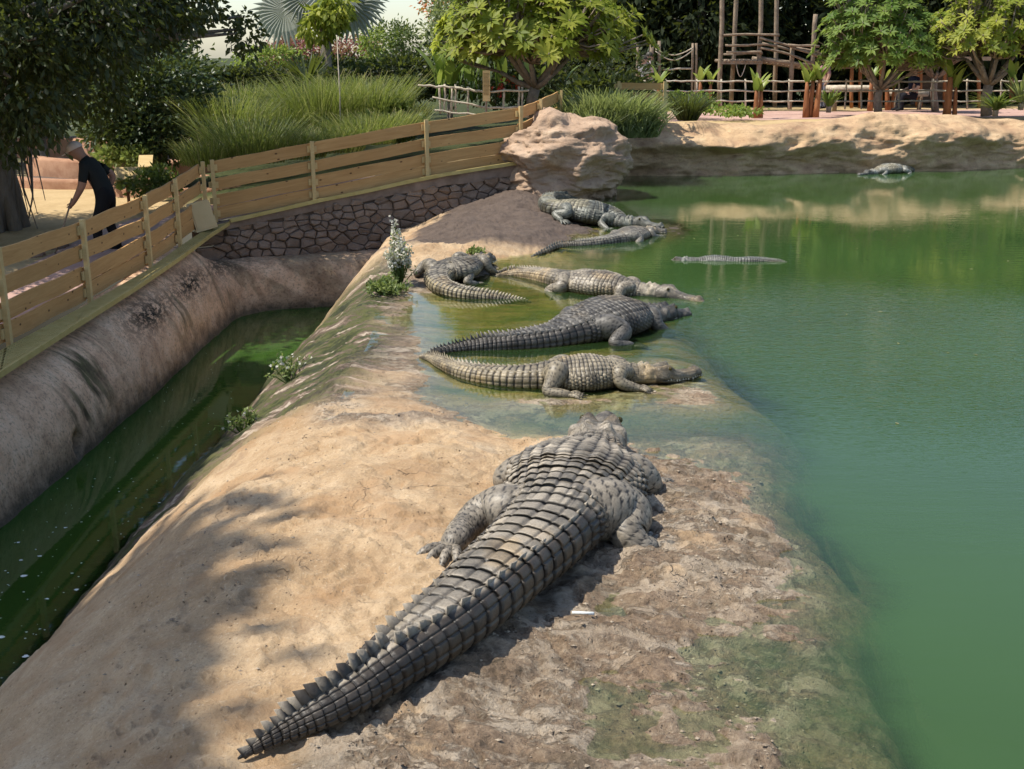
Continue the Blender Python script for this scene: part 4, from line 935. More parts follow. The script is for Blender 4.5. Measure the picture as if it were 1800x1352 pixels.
def far_wall():
    pts = np.array([(1.6, 23.9), (2.4, 24.85), (4.0, 25.15), (6, 25.45), (8.5, 25.95), (12, 26.95), (16, 28.1), (22, 29.5)])
    d = np.concatenate([[0], np.cumsum(np.hypot(*np.diff(pts, axis=0).T))]); u = np.linspace(0, d[-1], 420)
    x = spl(d, pts[:, 0], u)[:, None]; y = spl(d, pts[:, 1], u)[:, None]
    v = np.linspace(0, 1, 60)[None, :]
    # section: undercut foot, bulging brow, rounded top, running back into the ground
    kz = [0, .12, .3, .5, .68, .80, .90, 1]; o_ = herm(kz, [.05, .06, .10, .14, .26, .58, 1.0, 1.9], v) ; z = herm(kz, [-.5, -.05, .26, .52, .78, 1.02, 1.13, .93], v)
    top = 1 + .13 * fbm(u * .55, u * 0, 0, 3, 3)[:, None] + .09 * np.sin(u * .9 + 1)[:, None] * ss(2, 6, u)[:, None] - .08 * ss(9, 3, u)[:, None]
    brow = (.5 + .8 * fbm(u * .8, u * 0 + 4, 0, 3, 4)[:, None]) * .45 * np.exp(-((v - .62) / .10) ** 2)
    zz = np.where(z > 0, z * top, z); yy = y + o_ - brow; xx = x + 0 * v
    g = fbm(xx * .9, yy * .9, zz * 2.0, 4, 6); rid = 1 - np.abs(fbm(xx * .7, yy * .7, zz * 1.5, 4, 8)) * 2.3; f = fbm(xx * 5, yy * 5, zz * 8, 4, 16)
    sb = fbm(xx * .8 + 2, yy * .8, zz * 1.8, 3, 72); on = ss(1.02, .8, v) ; dd = ((np.floor(sb * 5) / 5 - sb) * .17 + g * .24 + rid * .15 + f * .04) * on
    V = np.stack([xx, yy - dd, zz + dd * .35 * ss(.2, .6, v)], -1)
    o = mk('rock_wall', V.reshape(-1, 3), grid_faces(420, 60), M['farrock'], smooth=True); tag(o, 'long lumpy sandstone wall along the far side of the pool', 'rock wall')
far_wall()

# ------------------------------------------------------------------ vegetation helpers
def unit(a): return a / np.maximum(np.linalg.norm(a, axis=-1, keepdims=True), 1e-9)
def leafgeo(C, D, L, W, fold=.25, rng=RNG, up=None, curl=.0):
    """four-corner folded leaves -> verts, tris, tint"""
    n = len(C); D = unit(D); Rn = unit(rng.normal(size=(n, 3)) if up is None else up + rng.normal(size=(n, 3)) * .35)
    S = unit(np.cross(D, Rn)); U = np.cross(S, D); L = np.broadcast_to(L, n)[:, None]; W = np.broadcast_to(W, n)[:, None]
    b = C; l = C + D * L * .5 + S * W * .5 + U * W * fold; r = C + D * L * .5 - S * W * .5 + U * W * fold; t = C + D * L - U * L * curl; m = C + D * L * .5 
    V = np.stack([b, l, t, r, m], 1).reshape(-1, 3); i = np.arange(n)[:, None] * 5
    F = np.concatenate([i + np.array([[0, 4, 1]]), i + np.array([[1, 4, 2]]), i + np.array([[0, 3, 4]]), i + np.array([[3, 2, 4]])], 0)
    return V, F, np.repeat(rng.random(n), 5)
def cloud(blobs, n, rng, clumps=40, sig=.17, shell=.75):
    """leaf positions gathered in clumps through ellipsoids"""
    vol = np.array([b[1][0] * b[1][1] * b[1][2] for b in blobs]); vol = vol ** .75; cnt = (vol / vol.sum() * n).astype(int); Pp = []; Dd = []; Tt = []
    for (c, r), k in zip(blobs, cnt):
        nc = max(6, int(clumps)); q = unit(rng.normal(size=(nc, 3))) * (rng.random((nc, 1)) ** (1 / 3) * (1 - shell) + shell * rng.uniform(.75, 1.02, (nc, 1)))
        j = rng.integers(0, nc, k); off = rng.normal(size=(k, 3)) * sig; p = q[j] + off
        Pp.append(np.array(c) + p * np.array(r)); Dd.append(unit(p) * .6 + off / sig * .5); Tt.append(np.clip(.5 + .25 * rng.normal(size=nc)[j] + .2 * rng.normal(size=k), 0, 1))
    return np.concatenate(Pp), np.concatenate(Dd), np.concatenate(Tt)
def crown(name, blobs, n, L, W, mat, parent, rng, clumps=40, droop=.3, sig=.17, shell=.75, kind=None):
    p, d, t = cloud(blobs, n, rng, clumps, sig, shell); d = d + rng.normal(size=d.shape) * .5; d[:, 2] -= droop
    V, F, ti = leafgeo(p, d, L * rng.uniform(.6, 1.25, len(p)), W * rng.uniform(.7, 1.2, len(p)), .22, rng)
    o = mk(name, V, F, mat, parent, False, dict(tint=np.clip(np.repeat(t, 5) * .8 + ti * .2, 0, 1)))
    return o
def tree(name, label, base, blobs, n, L, W, leaf, bark='bark', r0=.2, cat='tree', group=None, seed=1, clumps=40, droop=.3, lean=None, limbs=True, sig=.17, shell=.75):
    rng = np.random.default_rng(seed); random.seed(seed); base = Vector(base); root = thing(name, base, label, cat, group)
    top = Vector(lean) if lean is not None else Vector((sum(b[0][0] for b in blobs) / len(blobs), sum(b[0][1] for b in blobs) / len(blobs), sum(b[0][2] for b in blobs) / len(blobs)))
    m = MB(); fork = base.lerp(top, .62); m.tube([base - Vector((0, 0, .15)), base.lerp(fork, .12), base.lerp(fork, .5) + Vector((random.uniform(-1, 1), random.uniform(-1, 1), 0)) * r0 * .8, fork], [r0 * 1.35, r0, r0 * .82, r0 * .7], 10, .08)
    if limbs:
        for c, r in blobs:
            c = Vector(c)
            for q in range(3):
                e = c + Vector((random.uniform(-.7, .7) * r[0], random.uniform(-.7, .7) * r[1], random.uniform(-.2, .7) * r[2])); mid = fork.lerp(e, .5) + Vector((0, 0, .12 * r[2]))
                m.tube([fork, mid, e], [r0 * .5, r0 * .3, r0 * .07], 6, .08)
    m.build('trunk', M[bark], root, True)
    crown('crown', blobs, n, L, W, M[leaf], root, rng, clumps, droop, sig, shell)
    return root
def blades(name, spots, mat, parent=None, rng=RNG, wid=.012, kind='stuff', label=None, cat=None, lean=.35, droop=.5):
    """spots: (base xyz, radius, height, count)"""
    Vs = []; Ts = []; Fs = []; off = 0
    for (c, rad, h, k) in spots:
        a = rng.random(k) * 2 * PI; r = rad * np.sqrt(rng.random(k)); b = np.stack([c[0] + r * np.cos(a), c[1] + r * np.sin(a), np.full(k, c[2])], 1)
        hh = h * rng.uniform(.55, 1.1, k); out = np.stack([np.cos(a), np.sin(a), 0 * a], 1) * (r / max(rad, .01) * lean)[:, None] + rng.normal(size=(k, 3)) * .14; out[:, 2] = 0
        s = unit(np.stack([-np.sin(a + rng.normal(size=k)), np.cos(a + rng.normal(size=k)), 0 * a], 1)) * wid
        p1 = b + out * hh[:, None] * .4; p1[:, 2] += hh * .55; p2 = b + out * hh[:, None] * 1.0; p2[:, 2] += hh * .92; p3 = b + out * hh[:, None] * (1 + droop); p3[:, 2] += hh * (1.0 - droop * .25)
        V = np.stack([b - s, b + s, p1 - s * .9, p1 + s * .9, p2 - s * .6, p2 + s * .6, p3, p3 + s * .1], 1).reshape(-1, 3); i = np.arange(k)[:, None] * 8 + off
        Fs.append(np.concatenate([i + np.array([[0, 1, 3, 2]]), i + np.array([[2, 3, 5, 4]]), i + np.array([[4, 5, 7, 6]])], 0)); off += 8 * k
        Vs.append(V); Ts.append(np.repeat(np.clip(rng.normal(.5, .25, k), 0, 1), 8))
    o = mk(name, np.concatenate(Vs), np.concatenate(Fs), mat, parent, False, dict(tint=np.concatenate(Ts)))
    if kind: o["kind"] = kind
    if label: tag(o, label, cat)
    return o
def strap(base, d, L, W, up=(0, 0, 1), droop=.4, n=7, fold=.12, taper=1.0):
    """one large arching leaf: verts, quads"""
    base = np.array(base, float); d = unit(np.array(d, float)); V = []; side = unit(np.cross(d, np.array(up, float)))
    p = base.copy(); dd = d.copy()
    for i in range(n + 1):
        f = i / n; w = W * (math.sin(PI * min(1, (f * .93 + .07)) ** taper) ** .75) * .5 + .004
        nn = np.cross(side, dd); V += [p + side * w + nn * w * fold * 2, p - nn * 0, p - side * w + nn * w * fold * 2]
        dd = unit(dd + np.array([0, 0, -droop / n * (.4 + 1.2 * f)])); p = p + dd * L / n
    F = [(3 * i + k, 3 * i + 3 + k, 3 * i + 4 + k, 3 * i + 1 + k) for i in range(n) for k in (0, 1)]
    return V, F
def straps(name, specs, mat, parent, rng=RNG):
    V = []; F = []; T = []
    for s in specs:
        v, f = strap(*s[:4], **s[4]) if len(s) > 4 else strap(*s)
        F += [tuple(i + len(V) for i in q) for q in f]; V += v; T += [rng.uniform(.1, .95)] * len(v)
    return mk(name, V, F, mat, parent, True, dict(tint=np.array(T)))

# ------------------------------------------------------------------ trees and plants
def W3(v): return tuple(v)
tb = P(0, 418, -.45)
BT = [(W3(PY(30, 130, 16.6)), (.8, .8, 1.0)), (W3(PY(110, 40, 17.2)), (1.1, .9, .8)), (W3(PY(12, 225, 16.9)), (.36, .4, .5)), (W3(PY(210, 20, 18.5)), (1.1, .9, .75)), (W3(PY(330, 0, 19.5)), (.6, .7, .4)), (W3(PY(130, 110, 19.5)), (1.2, .8, .9)), ((-8.6, 18.2, 4.4), (2.4, 2.6, 1.6)), ((-9.6, 16.5, 3.3), (1.9, 2.2, 1.9)), ((-6.3, 19.6, 5.0), (2.0, 1.8, 1.1)), ((-5.0, 20.6, 4.4), (.9, 1.0, .6)), ((-9.1, 17.4, 1.6), (1.1, 1.0, 1.7)), ((-10.6, 19, 2.2), (1.3, 1.5, 1.9)), (W3(PY(430, 60, 20.5)), (.28, .4, .42))]
big = tree('ficus_tree', 'massive dark ficus tree with hanging branches over the left path', tb, BT, 60000, .14, .07, 'l_dark', 'bark', .26, seed=2, clumps=110, droop=.9, lean=(-8.4, 18.0, 4.2), sig=.14)
def hanging():
    rng = np.random.default_rng(4); m = MB()
    for k in range(46):
        a = rng.uniform(0, 2 * PI); r = rng.uniform(.3, .75); x0, y0 = tb.x + math.cos(a) * r, tb.y + math.sin(a) * r; z0 = rng.uniform(1.0, 2.6); z1 = z0 - rng.uniform(.8, 1.9)
        m.tube([(x0, y0, z0), (x0 + rng.normal() * .05, y0 + rng.normal() * .05, (z0 + z1) / 2), (x0 + rng.normal() * .1, y0, max(z1, -.42))], [.022, .016, .006], 4)
    for k in range(9):
        a = k * .7; m.tube([(tb.x + math.cos(a) * .22, tb.y + math.sin(a) * .22, 2.2), (tb.x + math.cos(a) * .26, tb.y + math.sin(a) * .26, .9), (tb.x + math.cos(a + .2) * .42, tb.y + math.sin(a + .2) * .42, -.47)], [.07, .10, .13], 7, .1)
    o = m.build('aerial_roots', M['bark'], big, True); o["kind"] = "stuff"
hanging()
tree('shade_tree', 'broad tree beyond the left edge that shades the moat', (-14.5, 8.0, -.45), [((-10.75, 3.6, 14), (1.4, 2.0, .8)), ((-12.3, 8.4, 14), (1.25, 2.0, .7)), ((-12.4, 12.3, 14), (1.2, 1.9, .7)), ((-10.2, .3, 14), (1.6, 1.9, .8))], 34000, .38, .22, 'l_dark', 'bark', .12, seed=6, clumps=70, lean=(-13, 7, 13.0), shell=.35)
cb = PY(280, 300, 23.5)
tree('citrus_tree', 'bushy dark glossy-leaved tree in the terraced bed', cb, [(W3(PY(262, 190, 23.6)), (1.15, 1.0, .85)), (W3(PY(300, 150, 23.8)), (.8, .8, .7)), (W3(PY(215, 215, 23.7)), (.7, .7, .6)), (W3(PY(290, 235, 23.4)), (.9, .7, .5))], 13000, .13, .065, 'l_citrus', 'barkp', .07, seed=9, clumps=60, sig=.2)
for i, (x, y, Y, r, lb) in enumerate(((60, 70, 29, (2.8, 2, 1.5), 'dense dark tree behind the ficus on the far left'), (185, 60, 31, (2.0, 1.8, 1.4), 'dark leafy tree behind the citrus tree'))):
    c = PY(x, y, Y); tree('dark_tree', lb, (c.x, c.y, -.3), [(W3(c), r), ((c.x - 1, c.y + .6, c.z + 2.2), (r[0] * .9, r[1], r[2] * .8))] if i < 2 else [((c.x, c.y, 1.2), r)], 9000, .26, .13, 'l_dark', seed=30 + i, clumps=70, group='dark trees at the left back')
# tall ornamental grass behind the ramp
gs = []
grng = np.random.default_rng(12)
for (x, y, Y, r, h, k) in ((372, 290, 21.2, .5, .95, 420), (440, 285, 21.5, .6, 1.05, 560), (510, 277, 21.8, .6, 1.1, 560), (580, 266, 22.2, .6, 1.05, 520), (640, 252, 22.7, .55, 1.05, 480), (690, 236, 23.4, .5, .95, 380), (400, 240, 23.5, .7, 1.2, 560), (480, 230, 24.2, .8, 1.25, 620), (560, 222, 24.6, .8, 1.3, 620), (640, 215, 25, .8, 1.3, 620), (700, 212, 25.2, .6, 1.1, 420), (430, 200, 26.5, .9, 1.1, 520), (530, 196, 27, .9, 1.1, 520), (630, 192, 27, .9, 1.15, 520)):
    c = PY(x, y, Y); gs.append((W3(c), r * 1.1, h * .62 * grng.uniform(.6, 1.35), int(k * 1.7)))
blades('tall_grass', gs, M['l_grass'], rng=grng, wid=.0055, label='tall bright ornamental grass massed behind the ramp fence', cat='grass', lean=.75, droop=.55)
blades('dry_grass', [((c[0], c[1], c[2]), r, h * 1.15, k // 9) for (c, r, h, k) in gs], M['l_straw'], rng=grng, wid=.005, label='straw-coloured stems mixed through the tall grass', cat='grass', lean=.8, droop=.45)
for i, (x, y, Y, r) in enumerate(((455, 205, 25.2, (.7, .5, .35)), (585, 200, 25.6, (.6, .5, .3)), (700, 215, 24.6, (.5, .4, .4)), (395, 225, 23.8, (.5, .4, .35)))):
    rr_ = ['dark shrub in the middle left of the tall grass', 'dark shrub among the grass under the slender stake', 'rounded shrub at the right end of the tall grass', 'dark shrub at the left end of the tall grass'][i]; c = PY(x, y, Y); tree('grass_bed_shrub', rr_, (c.x, c.y, c.z - r[2]), [(W3(c), r)], 1500, .12, .06, 'l_mid' if i == 2 else 'l_citrus', 'bark', .03, 'bush', 'shrubs in the grass bed', 400 + i)
# hedges
def hedge(label, a, b, h, d, n, leaf, seed, Lf=.13):
    rng = np.random.default_rng(seed); a, b = Vector(a), Vector(b); root = thing('hedge', a, label, 'hedge'); x = (b - a); L = x.length; x.normalize(); y = Vector((0, 0, 1)).cross(x)
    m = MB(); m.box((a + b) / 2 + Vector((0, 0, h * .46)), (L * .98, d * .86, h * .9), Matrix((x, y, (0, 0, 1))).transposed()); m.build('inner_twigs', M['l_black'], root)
    q = rng.random((n, 3)); f = rng.integers(0, 3, n); q[:, 1] = np.where(f == 0, 0, np.where(f == 1, 1, q[:, 1])); q[:, 2] = np.where(f == 2, 1, q[:, 2])
    C = np.array(a)[None] + np.array(x)[None] * (q[:, :1] * L) + np.array(y)[None] * ((q[:, 1:2] - .5) * d) + np.array([0, 0, 1.0])[None] * (q[:, 2:] * h) + rng.normal(size=(n, 3)) * .06
    C[:, 2] += fbm(C[:, 0] * .8, C[:, 1] * .8, 0, 3, seed) * .12
    V, F, t = leafgeo(C, rng.normal(size=(n, 3)) + np.array([0, -.3, .6]), Lf, Lf * .5, .2, rng); mk('foliage', V, F, M[leaf], root, False, dict(tint=t))
hedge('clipped green hedge with sunlit top under the small trees', PY(610, 160, 31), PY(790, 160, 32), .58, 1.6, 9000, 'l_mid', 41)
hedge('long shadowed hedge behind the tall grass', PY(330, 172, 30), PY(640, 165, 29), .55, 1.5, 12000, 'l_dark', 42)
def spiky(name, label, c, n, L, W, leaf, seed, cat='plant', up=.5, droop=.3):
    rng = np.random.default_rng(seed); c = Vector(c); root = thing(name, c, label, cat); sp = []
    for i in range(n):
        a = rng.uniform(0, 2 * PI); e = rng.uniform(.1, 1.0) ** .7 * up * 2; sp.append(((c.x + math.cos(a) * .05, c.y + math.sin(a) * .05, c.z + rng.uniform(0, .12)), (math.cos(a), math.sin(a), e), L * rng.uniform(.7, 1.1), W, dict(droop=droop, n=5, taper=.6)))
    straps('leaves', sp, M[leaf], root, rng); MB().tube([c - Vector((0, 0, .12)), c + Vector((0, 0, .05)), c + Vector((0, 0, .16))], [.07, .08, .03], 7).build('stem', M['bark'], root, True); return root
spiky('yucca', 'dark spiky yucca in front of the shadowed hedge', PY(540, 150, 27.5), 60, .95, .05, 'l_dark', 43, up=.7, droop=.15)
def bush(name, label, blobs, n, L, W, leaf, seed, cat='bush', droop=.1, group=None, clumps=45):
    b0 = blobs[0][0]; base = Vector((b0[0], b0[1], min(b[0][2] - b[1][2] for b in blobs)))
    return tree(name, label, base, blobs, n, L, W, leaf, 'bark', .04, cat, group, seed, clumps, droop)
for i, (x, y, Y, rx, rz, lf, lb) in enumerate(((500, 96, 42, .9, .5, 'l_pink', 'dusty pink flowering bush left of the papaya, beyond the hedge'), (530, 88, 43, .8, .5, 'l_pink', 'pale pink flowering bush just behind the yucca'), (632, 92, 44, 1.0, .55, 'l_pink', 'reddish bougainvillea bush right of the papaya, beyond the hedge'), (470, 104, 40, 1.2, .4, 'l_ban', 'yellow-green bush catching the sun behind the hedge'), (590, 126, 30, 1.0, .36, 'l_dark', 'dark rounded bush under the papaya'))):
    bush('flowering_bush' if i < 3 else 'garden_bush', lb, [(W3(PY(x, y, Y)), (rx, .7, rz))], 1600, .12, .08, lf, 50 + i)
# fan palm
def fan_leaf(m_v, m_f, m_t, c, axis, up, r, n=26, rng=RNG):
    axis = unit(np.array(axis, float)); side = unit(np.cross(axis, np.array(up, float))); nn = np.cross(side, axis); t = rng.uniform(.2, .9)
    for k in range(n):
        a = (k / (n - 1) - .5) * 4.3; d = axis * math.cos(a) + side * math.sin(a); s = axis * -math.sin(a) + side * math.cos(a); w = r * .075
        i = len(m_v); b = np.array(c)
        dr = np.array([0, 0, -.10 * r])
        m_v += [b, b + d * r * .62 + s * w + nn * .0, b + d * r * .62 - s * w, b + d * r * .62 + nn * w * .8, b + d * r * rng.uniform(.92, 1.05) + dr + s * rng.normal() * .03]
        m_f += [(i, i + 1, i + 3), (i, i + 3, i + 2), (i + 1, i + 4, i + 3), (i + 3, i + 4, i + 2)]; m_t += [t + rng.uniform(-.12, .12)] * 5
def fan_palm():
    rng = np.random.default_rng(61); c = PY(566, -26, 31); base = Vector((c.x, c.y, -.2)); root = thing('fan_palm', base, 'silvery fan palm rising behind the papaya against the sky', 'palm')
    MB().tube([base - Vector((0, 0, .2)), base.lerp(c, .5) + Vector((.05, 0, 0)), c], [.2, .15, .16], 9, .06).build('trunk', M['bark'], root, True); pt = MB()
    V = []; F = []; T = []
    tg = [((-1.55, -.3, -1.0), .95), ((1.15, -.4, -.75), .95), ((1.35, .1, -.2), .95), ((-.55, -.5, -.45), .8), ((.4, .5, -.2), .95), ((-.9, .4, -.1), .95), ((.2, -.3, .9), .95), ((-.7, -.2, .6), .9), ((.8, .2, .6), .95), ((0, .7, .5), .9), ((.55, -.7, -.3), .9)]
    for d, r in tg:
        d = np.array(d); e = np.array(c) + d * .62; pt.tube([c, Vector(np.array(c) + d * .35 + np.array([0, 0, .08])), Vector(e)], [.03, .02, .015], 5)
        ax = d.copy(); ax[2] -= .5; fan_leaf(V, F, T, e, ax, (rng.normal() * .3, -1, .35), r, 26, rng)
    mk('fronds', V, F, M['l_palm'], root, False, dict(tint=np.clip(T, 0, 1))); pt.build('petioles', M['l_palm'], root)
fan_palm()
tree('papaya_tree', 'bright green papaya with drooping leaves in front of the fan palm', PY(577, 120, 29), [(W3(PY(560, 42, 29)), (.42, .4, .36)), (W3(PY(585, 18, 29)), (.38, .4, .38))], 800, .26, .11, 'l_plum', 'barkp', .09, seed=64, clumps=26, droop=1.3, limbs=True)
sp_ = MB(); q0, q1 = PY(598, 232, 23.5), PY(592, 62, 23.5); sp_.tube([q0 - Vector((0, 0, .3)), q0.lerp(q1, .4) + Vector((.02, 0, 0)), q1], [.018, .015, .010], 6)
o = sp_.build('slender_pole', M['stick'], None, True); tag(o, 'slender bare stake standing in the tall grass', 'stake')
for i, (x, y, Y, r, lf, lb, n) in enumerate(((684, 78, 38, (.65, .5, .6), 'l_mid', 'small round-topped tree left of the feathery tree', 1100), (655, 80, 37, (.4, .4, .55), 'l_ban', 'thin yellowish sapling at the end of the hedge', 700), (712, 72, 36, (.45, .4, .5), 'l_mid', 'little tree with bare stems above the hedge', 800), (792, 60, 34, (.7, .8, 1.0), 'l_grey', 'feathery pale green tree left of the plumeria', 5200), (785, 8, 36, (.8, .6, .5), 'l_orange', 'treetop with orange blossoms beside the plumeria', 700))):
    c = PY(x, y, Y); tree('garden_tree', lb, (c.x, c.y, .1), [(W3(c), r)], n, .14, .06, lf, 'barkp', .06, seed=70 + i, clumps=34, group='small trees behind the hedge', sig=.2)
# big-leaf clumps behind the stick fence
def bigleaf(label, c, n, L, W, seed, leaf='l_ban', name='strelitzia', stems=3, h=.5, sprd=.3, up=1.6):
    rng = np.random.default_rng(seed); c = Vector(c); root = thing(name, c, label, 'plant'); m = MB(); sp = []; st = MB()
    for k in range(n):
        a = rng.uniform(0, 2 * PI); b = c + Vector((rng.normal() * sprd, rng.normal() * sprd * .5, 0)); t = b + Vector((math.cos(a) * .12, math.sin(a) * .12, h * rng.uniform(.6, 1.2)))
        m.tube([b - Vector((0, 0, .05)), b.lerp(t, .5), t], [.022, .018, .012], 5); sp.append((W3(t), (math.cos(a) * .6, math.sin(a) * .6, up * rng.uniform(.6, 1.2)), L * rng.uniform(.7, 1.1), W * rng.uniform(.8, 1.1), dict(droop=.9, taper=.8)))
    tag(m.build('stalks', M[leaf], root, True), kind='stuff'); straps('leaves', sp, M[leaf], root, rng)
bigleaf('broad banana-like leaves left of the carved sign', PY(785, 175, 26), 12, .75, .26, 81)
bigleaf('tall paddle-leaved plant right behind the carved sign', PY(825, 170, 26.5), 11, .8, .24, 82, h=.8)
bigleaf('low broad-leaved plants at the end of the tall grass', PY(712, 232, 23.8), 10, .42, .14, 83, 'l_mid', h=.15, sprd=.35)
bigleaf('dark leafy plants under the plumeria canopy', PY(900, 172, 27.5), 16, .6, .16, 84, 'l_mid', h=.5, sprd=.7)
for i, (x, y, Y, r, lb) in enumerate(((705, 140, 30, (1.1, .8, .45), 'dark shrub at the right end of the hedge'), (870, 120, 31, (2.2, 1, .8), 'shadowed shrub behind the carved sign'), (1010, 130, 31, (2.2, 1, .9), 'shadowed shrub behind the plumeria trunk'), (1060, 175, 28, (1.0, .7, .5), 'low dark shrub behind the spiky grey bush'))):
    bush('shadow_shrub', lb, [(W3(PY(x, y, Y)), r)], 3600, .16, .08, 'l_dark', 90 + i, group='dark shrubs behind the ramp')
# plumerias
def plumeria(label, base, cen, rad, ntips, leaf, seed, Lf=.27, r0=.11, low=-.2):
    rng = np.random.default_rng(seed); random.seed(seed); base, cen = Vector(base), Vector(cen); root = thing('plumeria_tree', base, label, 'tree', 'plumeria trees'); m = MB()
    fork = base.lerp(cen, .42); m.tube([base - Vector((0, 0, .2)), base.lerp(fork, .5) + Vector((-.05, 0, 0)), fork], [r0 * 1.15, r0, r0 * .9], 10, .05)
    q = unit(rng.normal(size=(ntips * 3, 3))); q = q[q[:, 2] > low][:ntips]; rr = rng.uniform(.66, 1.03, (len(q), 1)) * (1 + .34 * fbm(q[:, 0] * 1.7 + seed, q[:, 1] * 1.7, q[:, 2] * 1.7, 2, seed))[:, None]; tips = np.array(cen) + q * rr * np.array(rad)
    mids = [fork + Vector((math.cos(a) * rad[0] * .38, math.sin(a) * rad[1] * .38, rad[2] * rng.uniform(.15, .55))) for a in np.linspace(0, 2 * PI, 11, endpoint=False)]
    for p in mids: m.tube([fork, fork.lerp(p, .5) + Vector((0, 0, -.05)), p], [r0 * .62, r0 * .45, r0 * .34], 7, .05)
    for t in tips:
        t = Vector(t); k = min(mids, key=lambda z: (z - t).length); mm = k.lerp(t, .55) + Vector((rng.normal() * .06, rng.normal() * .06, -.10)); m.tube([k, mm, t], [r0 * .24, r0 * .17, r0 * .12], 5)
    m.build('trunk', M['barkp'], root, True)
    C = []; D = []; U = []; T = []
    for t, d in zip(tips, q):
        d = unit(d + np.array([0, 0, .5])); s = unit(np.cross(d, rng.normal(size=3))); u = np.cross(s, d); k = rng.integers(9, 14); tt = rng.random()
        for j in range(k):
            a = j * 2.4; e = .25 + .75 * j / k; C.append(t - d * .10 * (1 - j / k)); D.append(s * math.cos(a) + u * math.sin(a) + d * (1.0 - .9 * e) + np.array([0, 0, -.12])); U.append(d); T.append(np.clip(tt * .7 + rng.random() * .3, 0, 1))
    V, F, _ = leafgeo(np.array(C), np.array(D), Lf * rng.uniform(.7, 1.1, len(C)), Lf * .30, .10, rng, np.array(U) * 3, .12)
    mk('crown', V, F, M[leaf], root, False, dict(tint=np.repeat(T, 5))); return root
plumeria('large bright plumeria with forked trunk behind the boulder and ramp', PY(938, 195, 25.0), W3(PY(945, 98, 25.2)), (2.05, 1.6, 1.9), 430, 'l_plum', 101, .33, .13, .02)
plumeria('dense round plumeria behind the rust-stemmed bananas', PY(1545, 190, 32), W3(PY(1548, 112, 32)), (1.75, 1.5, 2.1), 620, 'l_plum2', 102, .27, .10, .0)
plumeria('plumeria cut by the right edge with thick pale forks', PY(1735, 190, 31), W3(PY(1742, 92, 31)), (1.6, 1.5, 1.9), 420, 'l_plum', 103, .26, .13, .02)
plumeria('plumeria half hidden between the two on the right', PY(1645, 185, 35), W3(PY(1640, 70, 35)), (1.2, 1.0, .9), 160, 'l_plum2', 104, .27, .1, -.4)
# spiky grey bush over the boulder
def greybush():
    rng = np.random.default_rng(110); c = PY(1065, 225, 23.9); root = thing('spiky_bush', c, 'spiky grey-green bush spilling over beside the boulder', 'bush'); spots = []
    for k in range(70):
        a = rng.uniform(0, 2 * PI); r = math.sqrt(rng.random()); spots.append(((c.x + math.cos(a) * r * .95, c.y + math.sin(a) * r * .55, c.z - .18 + .12 * (1 - r)), .16, .95 * (1 - .45 * r * r), 62))
    blades('foliage', spots, M['l_grey'], root, rng, .011, None, lean=.9, droop=.3)
    sp = []
    for k in range(150):
        a = rng.uniform(PI, 2 * PI); sp.append(((c.x + rng.uniform(-.7, 1.0), c.y - .35, c.z + rng.uniform(-.1, .35)), (math.cos(a) * .8, math.sin(a) * .6, .5), rng.uniform(.3, .6), .02, dict(droop=1.6, n=5)))
    straps('drooping_sprays', sp, M['l_grey'], root, rng); MB().tube([c - Vector((0, 0, .4)), c, c + Vector((0, 0, .4))], [.09, .07, .03], 7).build('stem', M['bark'], root)
greybush()
blades('fountain_grass', [(W3(PY(1208, 212, 26.6)), .22, .62, 420)], M['l_dark'], rng=RNG, wid=.010, kind=None, label='dark fountain grass tuft left of the first banana', cat='grass', lean=.9, droop=.6)
# bananas
def banana(label, c, stems, seed, hpx):
    rng = np.random.default_rng(seed); c = Vector(c); root = thing('banana_plant', c, label, 'banana plant', 'banana plants along the far shore')
    sp = []
    for (dx, h, r) in stems:
        b = c + Vector((dx, rng.normal() * .04, -.05)); t = b + Vector((rng.normal() * .04, 0, h)); m = MB(); m.tube([b, b.lerp(t, .3), b.lerp(t, .7), t], [r * 1.15, r, r * .82, r * .6], 9, .05); m.build('stem', M['banana'], root, True)
        for k in range(rng.integers(4, 6)):
            a = k * 1.9 + rng.uniform(0, 1); sp.append((W3(t - Vector((0, 0, .05))), (math.cos(a) * .5, math.sin(a) * .5, rng.uniform(.6, 1.5)), rng.uniform(.45, .75), rng.uniform(.13, .19), dict(droop=.9, taper=.75)))
    straps('leaves', sp, M['l_ban'], root, rng)
for i, (x, y, st, lb) in enumerate(((1155, 178, [(0, .45, .05)], 'young pale-leaved banana behind the short board fence'), (1238, 192, [(-.13, .85, .075), (.12, .8, .065)], 'twin-stemmed banana above the dark fountain grass'), (1332, 204, [(-.07, .72, .07), (.07, .70, .065)], 'short twin-stemmed banana left of the climbing frame posts'),
        (1424, 203, [(-.13, .92, .08), (.0, .95, .075), (.13, .98, .085)], 'three-stemmed rust-red banana in front of the ramp bridge'), (1529, 192, [(0, .85, .08)], 'single-stemmed banana under the round plumeria'), (1562, 190, [(-.05, .8, .08), (.1, .7, .05)], 'leaning banana just right of the single-stemmed one'), (1668, 204, [(-.06, 1.05, .10), (.16, .8, .06)], 'tallest banana with a thick split stem near the right'), (1778, 168, [(0, .5, .06)], 'small banana beside the agaves at the right edge'))):
    banana(lb, P(x, y, .99) if y > 185 else PY(x, y, 30), st, 120 + i, 0)
spiky('green_agave', 'low bright green succulent between two bananas at the stick fence', PY(1457, 190, 31.5), 40, .5, .07, 'l_plum2', 131, up=.9)
spiky('strap_leaf_plant', 'mound of strap leaves at the right end of the far wall', PY(1750, 196, 29.3), 90, .75, .05, 'l_mid', 132, up=.6, droop=.8)
spiky('strap_leaf_plant', 'grey strap leaves at the far right edge', PY(1795, 185, 29.8), 60, .85, .05, 'l_grey', 133, up=.9, droop=.4)
